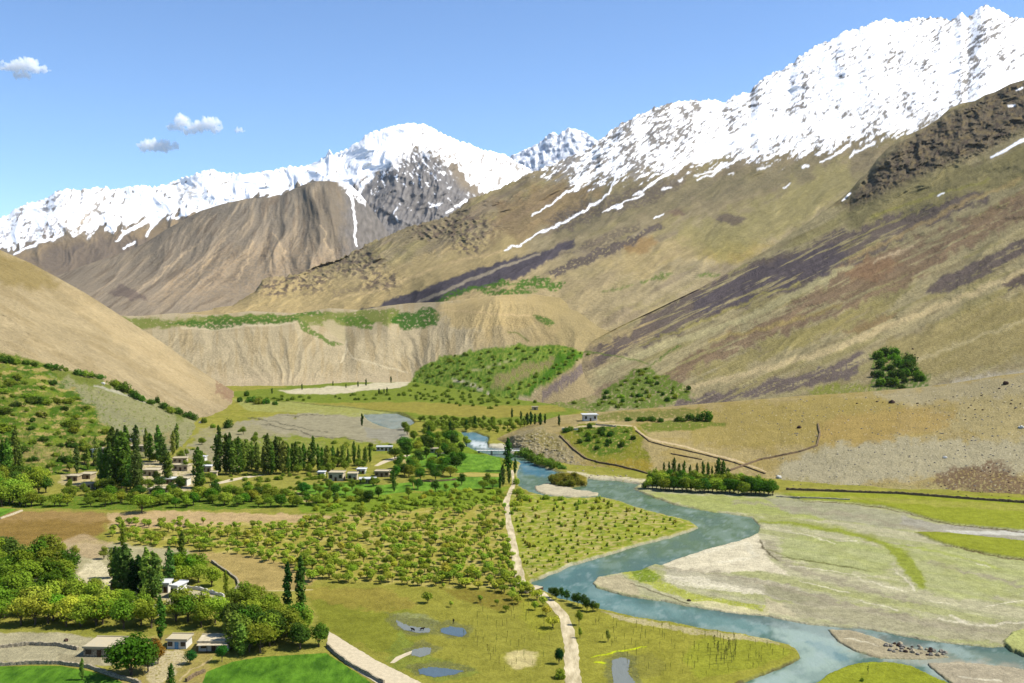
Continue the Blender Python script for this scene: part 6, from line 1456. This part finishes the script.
# ------------------------------------------------------------------ sheets lying on the valley floor: fields, tracks, puddles
def sheet(name, pts, z, mat, kind='structure', rough=.35, seg=3.0):
    from mathutils.geometry import tessellate_polygon
    Q = []
    n = len(pts)
    for i in range(n):
        (a, b), (c, d) = pts[i], pts[(i + 1) % n]
        k = max(1, int(math.hypot(c - a, (d - b) * 2) / seg))
        for j in range(k):
            t = j / k; Q.append((a + (c - a) * t + random.uniform(-rough, rough), b + (d - b) * t + random.uniform(-rough, rough) * .5))
    V = at_level(np.array([q[0] for q in Q]), np.array([q[1] for q in Q]), z)
    tris = tessellate_polygon([[Vector(v) for v in V]])
    T = np.array([t for t in tris])
    me = quads_mesh(name, V, T, [mat])
    o = bpy.data.objects.new(name, me); tag(o, kind=kind); QUEUE.append(o); return o
def ribbon(name, pts, z, mat, rough=.3):
    L_, R_ = [], []
    D = []
    for (a, b, w1), (c, d, w2) in zip(pts[:-1], pts[1:]):
        k = max(1, int(math.hypot(c - a, d - b) / 3))
        for j in range(k): t = j / k; D.append((a + (c - a) * t, b + (d - b) * t, w1 + (w2 - w1) * t))
    D.append(pts[-1])
    for i, (a, b, w_) in enumerate(D): L_.append((a - w_ + random.uniform(-rough, rough), b)); R_.append((a + w_ + random.uniform(-rough, rough), b))
    A = at_level(np.array([p[0] for p in L_]), np.array([p[1] for p in L_]), z); B = at_level(np.array([p[0] for p in R_]), np.array([p[1] for p in R_]), z)
    V = np.concatenate([A, B]); n = len(A)
    o = bpy.data.objects.new(name, quads_mesh(name, V, [(i, n + i, n + i + 1, i + 1) for i in range(n - 1)], [mat])); tag(o, kind='structure'); QUEUE.append(o); return o
M_TRACK = flat_mat('track_dust', (188, 172, 132), 2.2, .1, .6, .95, (222, 206, 168), stretch=(1, .25, 1))
M_LANE = flat_mat('lane_dust', (216, 200, 166), 1.5, .1, .5, .95)
M_BRIGHT = flat_mat('young_crop', (88, 130, 32), 5, .18, .9, .9, (112, 148, 44), stretch=(1, .45, 1, .2))
M_DEEP = flat_mat('deep_crop', (70, 112, 26), 4, .2, .9, .9, (92, 132, 34), stretch=(1, .5, 1, .1))
M_PLOW = flat_mat('bare_brown_field', (136, 98, 44), 14, .14, .5, .95, (152, 112, 58), stretch=(.4, 1, 1))
M_FALLOW = flat_mat('fallow', (176, 162, 84), 5, .12, .5, .95)
M_PUD = water_mat('puddle_water'); M_PUD.node_tree.nodes['Principled BSDF'].inputs['Roughness'].default_value = .1
for l in list(M_PUD.node_tree.links):
    if l.to_socket.name == 'Base Color': M_PUD.node_tree.links.remove(l)
M_PUD.node_tree.nodes['Principled BSDF'].inputs['Base Color'].default_value = (.07, .1, .12, 1)
M_MURK = M_PUD.copy(); M_MURK.name = 'murky_water'; M_MURK.node_tree.nodes['Principled BSDF'].inputs['Base Color'].default_value = (.14, .15, .13, 1)

#sheet('bare_field', [(-20, 520), (24, 512), (100, 514), (112, 520), (104, 532), (96, 540), (60, 546), (-20, 547)], .03, M_PLOW, rough=1.0)
sheet('green_field', [(404, 456), (440, 452), (470, 453.5), (500, 457), (502, 473), (470, 472), (456, 473), (450, 466), (430, 468), (410, 470)], .03, M_BRIGHT)
sheet('green_field', [(414, 484), (450, 477), (500, 477), (501, 487), (470, 489), (440, 492), (415, 491)], .03, M_BRIGHT)
sheet('fallow_strip', [(456, 473.5), (470, 472.5), (501, 474), (500, 476.5), (470, 476.5)], .034, M_FALLOW)
sheet('green_field', [(326, 483), (350, 482), (380, 485), (412, 482), (414, 491), (380, 495), (330, 497), (296, 492), (300, 486)], .03, M_BRIGHT)
sheet('green_field', [(-30, 667), (30, 666), (60, 666), (90, 671), (114, 679), (140, 690), (130, 720), (-40, 720)], .03, M_DEEP, rough=.6)
sheet('green_field', [(206, 672), (232, 662), (260, 657), (326, 653), (340, 662), (360, 675), (376, 686), (360, 720), (190, 720)], .03, M_DEEP, rough=.6)
sheet('green_field', [(-30, 512), (0, 508), (17, 509), (0, 517), (-30, 524)], .03, M_BRIGHT)
ribbon('dirt_track', [(512, 470, 1.2), (513, 478, 1.6), (513.5, 484, 1.8), (510, 492, 2.4), (506.5, 500, 3.0), (507, 510, 3), (509.5, 525, 3.2), (512, 540, 3.6), (515, 555, 4), (518, 568, 4.6), (520, 580, 5.2), (522, 586, 5)], .04, M_TRACK, .7)
ribbon('dirt_track', [(540, 592, 4), (547, 599, 5), (553, 604, 5), (556, 608, 5), (564, 616, 5.5), (568, 630, 6), (571, 648, 7), (572, 665, 7.5), (574, 690, 8.5), (576, 720, 9)], .04, M_TRACK, 1.1)
sheet('dirt_track', [(328, 631), (340, 638), (356, 648), (376, 660), (396, 670), (424, 684), (450, 700), (400, 702), (376, 683), (352, 668), (338, 658), (327, 648)], .04, M_LANE, rough=.5)
ribbon('lane', [(211, 485, 3.0), (222, 482.5, 5), (236, 479, 6), (250, 476.5, 6), (262, 475, 4)], .04, M_LANE)
ribbon('lane', [(376, 466, 2), (384, 462, 4), (392, 459, 5), (400, 457, 5), (408, 455, 3)], .04, M_LANE)
ribbon('footpath', [(392, 663, 2), (400, 657, 4), (412, 652, 4), (424, 648, 3)], .04, M_LANE)
sheet('puddle', [(440, 629), (450, 626.5), (463, 628), (467, 633), (462, 637), (448, 635), (441, 632)], .045, M_PUD, rough=.9, seg=1.6)
sheet('puddle', [(396, 620), (404, 624), (414, 627), (430, 628), (430, 632), (418, 633), (404, 630), (398, 626)], .045, M_MURK, rough=.9, seg=1.6)
sheet('puddle', [(412, 650), (424, 647), (432, 648), (430, 654), (420, 657), (411, 655)], .045, M_MURK, rough=.9, seg=1.6)
sheet('puddle', [(418, 669), (430, 667), (446, 668), (464, 671), (452, 675), (434, 677), (420, 674)], .045, M_PUD, rough=.9, seg=1.6)
sheet('puddle', [(612, 660), (622, 657), (630, 660), (628, 672), (636, 684), (614, 684), (612, 672)], .045, M_MURK, rough=.9, seg=1.6)

# ------------------------------------------------------------------ footbridge over the river
def bridge():
    a = hit(478, 453)[0]; b = hit(519, 452.5)[0]
    a = Vector(a); b = Vector(b); b.y = a.y; d = b - a; L_ = d.length; z = max(a.z, b.z, -.3)
    e = bpy.data.objects.new('footbridge', None); e.location = (a.x, a.y, z); QUEUE.append(e)
    tag(e, 'long white footbridge crossing the river beside the dark poplars', 'bridge')
    M_DECK = flat_mat('white_deck', (238, 236, 226), 1.0, .06, .2, .8)
    obox('deck', [box(-1, L_ + 1, -1.6, 1.6, 1.35, 1.75)], M_DECK, e)
    for s in (-1, 1):
        r = obox('railing', [box(-1, L_ + 1, s * 1.5 - .07, s * 1.5 + .07, 2.6, 2.75)] + [box(-1 + i * (L_ + 1.8) / 12, -.85 + i * (L_ + 1.8) / 12, s * 1.5 - .06, s * 1.5 + .06, 1.753, 2.597) for i in range(13)], M_DECK, e)
    for x in (.5, L_ * .33, L_ * .66, L_ - .5): obox('pier', [box(x - .7, x + .7, -1.4, 1.4, -3, 1.347, .15)], M_STONE, e)
bridge()
def culvert():
    a = hit(531, 590)[0]
    e = bpy.data.objects.new('plank_bridge', None); e.location = a; e.rotation_euler = (0, 0, .9); QUEUE.append(e)
    tag(e, 'small plank bridge joining the two dirt track sections by the river', 'bridge')
    obox('deck', [box(-4.5, 4.5, -1.6, 1.6, .25, .45)], M_MUD, e)
    for s in (-1, 1): obox('beam', [box(-4.8, 4.8, s * 1.5 - .15, s * 1.5 + .15, -.6, .247)], M_WOOD, e)
culvert()

# ------------------------------------------------------------------ cattle and a person by the pool
M_HIDE = flat_mat('dark_hide', (40, 32, 28), .3, .2, .1, .8)
M_CLOTH = flat_mat('dark_cloth', (44, 40, 46), .3, .2, .1, .9)
M_SKIN = flat_mat('skin', (150, 108, 84), .3, .1, .1, .7)
def skinned(name, verts, edges, rad, mat, root=0):
    me = bpy.data.meshes.new(name); me.from_pydata(verts, edges, []); me.materials.append(mat)
    o = bpy.data.objects.new(name, me); C.objects.link(o)
    o.modifiers.new('skin', 'SKIN'); sv_ = me.skin_vertices[0].data
    for i, r_ in enumerate(rad): sv_[i].radius = (r_, r_)
    sv_[root].use_root = True
    o.modifiers.new('sub', 'SUBSURF').levels = 1
    dg = bpy.context.evaluated_depsgraph_get(); dg.update()
    m2 = bpy.data.meshes.new_from_object(o.evaluated_get(dg)); bpy.data.objects.remove(o)
    m2.name = name
    return m2
cowm = skinned('cow', [(0, 0, 1.05), (.75, 0, 1.1), (-.75, 0, 1.08), (1.1, 0, 1.3), (1.35, 0, 1.32), (1.62, 0, 1.12), (.7, .2, .62), (.68, .2, .04), (.7, -.2, .62), (.74, -.2, .04), (-.72, .2, .66), (-.86, .2, .4), (-.78, .2, .04), (-.72, -.2, .66), (-.84, -.2, .4), (-.76, -.2, .04), (-1.0, 0, 1.1), (-1.08, 0, .6), (1.34, .2, 1.46), (1.34, -.2, 1.46)],
    [(0, 1), (0, 2), (1, 3), (3, 4), (4, 5), (1, 6), (6, 7), (1, 8), (8, 9), (2, 10), (10, 11), (11, 12), (2, 13), (13, 14), (14, 15), (2, 16), (16, 17), (4, 18), (4, 19)],
    [.4, .36, .36, .2, .17, .1, .12, .06, .12, .06, .14, .08, .06, .14, .08, .06, .05, .03, .04, .04], M_HIDE)
for (x, y, rz, lab) in [(413, 631, 2.6, 'small dark cow at the left end of the murky puddle'), (422, 630.5, .2, 'small dark cow at the right end of the murky puddle')]:
    q = hit(x, y)[0]; o = bpy.data.objects.new('cow', cowm); o.location = q; o.scale = (.62, .62, .62); o.rotation_euler = (0, 0, rz); tag(o, lab, 'cow', 'cattle by the murky puddle'); QUEUE.append(o)
pm = skinned('person', [(0, 0, .95), (0, 0, 1.2), (0, 0, 1.42), (0, 0, 1.52), (0, 0, 1.66), (.1, 0, .9), (.12, .02, .5), (.14, 0, .06), (.14, -.14, .04), (-.1, 0, .9), (-.12, -.06, .5), (-.14, .02, .06), (-.14, -.12, .04), (.2, 0, 1.38), (.26, 0, 1.12), (.24, -.1, .88), (-.2, 0, 1.38), (-.26, 0, 1.12), (-.24, -.1, .88)],
    [(0, 1), (1, 2), (2, 3), (3, 4), (0, 5), (5, 6), (6, 7), (7, 8), (0, 9), (9, 10), (10, 11), (11, 12), (2, 13), (13, 14), (14, 15), (2, 16), (16, 17), (17, 18)],
    [.16, .15, .15, .06, .11, .1, .07, .05, .04, .1, .07, .05, .04, .07, .045, .035, .07, .045, .035], M_CLOTH)
q = hit(453.5, 624)[0]; o = bpy.data.objects.new('person', pm); o.location = q; tag(o, 'person in dark clothes standing at the far edge of the blue puddle', 'person'); QUEUE.append(o)

# ------------------------------------------------------------------ small fair-weather clouds
def cloud_mat():
    m, nt, out = new_mat('cloud'); L = nt.links.new
    v = N(nt, 'ShaderNodeVolumePrincipled'); v.inputs['Color'].default_value = (1, 1, 1, 1); v.inputs['Density'].default_value = .016; v.inputs['Anisotropy'].default_value = .0
    L(v.outputs[0], out.inputs['Volume']); return m
M_CLOUD = cloud_mat()
def cloud(blobs, label, seed, D=12000):
    cx = sum(b[0] for b in blobs) / len(blobs); cy = sum(b[1] for b in blobs) / len(blobs)
    c0 = at_depth(cx, cy, D); k = D / F
    V0, T0 = [], []; n = 0
    import bmesh
    bm = bmesh.new(); bmesh.ops.create_icosphere(bm, subdivisions=3, radius=1)
    SV = np.array([v.co[:] for v in bm.verts]); ST = np.array([[v.index for v in f.verts] for f in bm.faces]); bm.free()
    for (px, py, rx, ry) in blobs:
        c = at_depth(px, py, D) - c0
        V0.append(SV * np.array([rx * k, max(rx * .4, ry * .9) * k, ry * k]) + c); T0.append(ST + n); n += len(SV)
    me = quads_mesh('cloud_src', np.concatenate(V0), np.concatenate(T0), [M_CLOUD])
    t = bpy.data.objects.new('cloud_src', me); C.objects.link(t)
    md = t.modifiers.new('r', 'REMESH'); md.mode = 'VOXEL'; md.voxel_size = k * .55
    dg = bpy.context.evaluated_depsgraph_get(); dg.update()
    m2 = bpy.data.meshes.new_from_object(t.evaluated_get(dg)); bpy.data.objects.remove(t); m2.name = 'cloud'
    P = np.empty(len(m2.vertices) * 3, np.float32); m2.vertices.foreach_get('co', P); P = P.reshape(-1, 3).astype(float)
    Nn = np.empty(len(P) * 3, np.float32); m2.vertices.foreach_get('normal', Nn); Nn = Nn.reshape(-1, 3)
    w_ = fbm(P[:, 0] / (4 * k) + seed, P[:, 2] / (3 * k) + P[:, 1] / (6 * k), 4, seed, .6)
    P = P + Nn * (w_ * 3.2 * k)[:, None]
    m2.vertices.foreach_set('co', P.astype(np.float32).ravel()); m2.materials.clear(); m2.materials.append(M_CLOUD); m2.update()
    o = bpy.data.objects.new('cloud', m2); o.location = c0; tag(o, label, 'cloud', kind='thing'); QUEUE.append(o)
cloud([(26, 64, 14, 6), (18, 67, 14, 5), (36, 69, 10, 4), (6, 68, 9, 3), (22, 75, 10, 3), (46, 71, 5, 1.6), (0, 63, 6, 2)], 'white puffy cloud at the left edge of the sky', 3)
cloud([(150, 145, 11, 6), (162, 146, 11, 6), (172, 147, 7, 4), (144, 147, 6, 4)], 'small oval white cloud just above the left snow ridge', 5)
cloud([(182, 121, 8, 6), (176, 127, 9, 3.5), (198, 127, 12, 5), (210, 123, 10, 6), (216, 129, 7, 3), (190, 131, 9, 3)], 'two-lobed white cloud right of and above the oval cloud', 7)
cloud([(238, 130, 5, 1.8), (242, 131, 3, 1.2)], 'tiny faint wisp of cloud right of the two-lobed cloud', 9)

# ------------------------------------------------------------------ the mountain air
def haze():
    m, nt, out = new_mat('mountain_air')
    v = N(nt, 'ShaderNodeVolumePrincipled'); v.inputs['Color'].default_value = (.82, .9, 1, 1); v.inputs['Density'].default_value = HAZE; v.inputs['Anisotropy'].default_value = .2
    nt.links.new(v.outputs[0], out.inputs['Volume'])
    V, Q = box(-16000, 16000, -600, 13500, -5, 2300)
    o = bpy.data.objects.new('haze', quads_mesh('haze', V, Q[:, ::-1], [m])); tag(o, kind='stuff'); QUEUE.append(o)
HAZE = 9e-6
haze()

for o in QUEUE:
    C.objects.link(o)

# ================================================================== camera, light, sky
cam = bpy.data.cameras.new('camera'); co = bpy.data.objects.new('camera', cam); C.objects.link(co)
co.location = (0, 0, CAMH); co.rotation_euler = (math.pi / 2 - PITCH, 0, 0)
cam.sensor_width = 36.0; cam.lens = 36.0 * F / 1024.0; cam.clip_start = 1; cam.clip_end = 60000
S.camera = co
SUN_EL, SUN_AZ = math.radians(52), math.radians(90)      # azimuth measured from +Y (view direction) towards +X
sv = Vector((math.sin(SUN_AZ) * math.cos(SUN_EL), math.cos(SUN_AZ) * math.cos(SUN_EL), math.sin(SUN_EL)))
sun = bpy.data.lights.new('sun', 'SUN'); so = bpy.data.objects.new('sun', sun); C.objects.link(so)
sun.energy = 4.2; sun.angle = math.radians(.53); sun.color = (1, .96, .88)
so.rotation_euler = sv.to_track_quat('Z', 'Y').to_euler()
w = bpy.data.worlds.new('World'); S.world = w; w.use_nodes = True
nt = w.node_tree; nt.nodes.clear()
sky = nt.nodes.new('ShaderNodeTexSky'); sky.sky_type = 'NISHITA'; sky.sun_disc = False
sky.sun_elevation = SUN_EL; sky.sun_rotation = SUN_AZ
sky.altitude = 2500; sky.air_density = 1.0; sky.dust_density = .6; sky.ozone_density = 3.0
bg = nt.nodes.new('ShaderNodeBackground'); bg.inputs['Strength'].default_value = .09
wo = nt.nodes.new('ShaderNodeOutputWorld')
tint = nt.nodes.new('ShaderNodeMix'); tint.data_type = 'RGBA'; tint.blend_type = 'MULTIPLY'; tint.inputs[0].default_value = 1; tint.inputs[7].default_value = (.84, .985, 1.11, 1)
nt.links.new(sky.outputs[0], tint.inputs[6]); nt.links.new(tint.outputs[2], bg.inputs[0]); nt.links.new(bg.outputs[0], wo.inputs[0])
S.view_settings.view_transform = 'Standard'; S.view_settings.look = 'None'; S.view_settings.gamma = 1; S.view_settings.exposure = .97
S.cycles.use_denoising = True
S.cycles.max_bounces = 14; S.cycles.volume_bounces = 14; S.cycles.diffuse_bounces = 2; S.cycles.glossy_bounces = 2; S.cycles.transmission_bounces = 2; S.cycles.transparent_max_bounces = 4
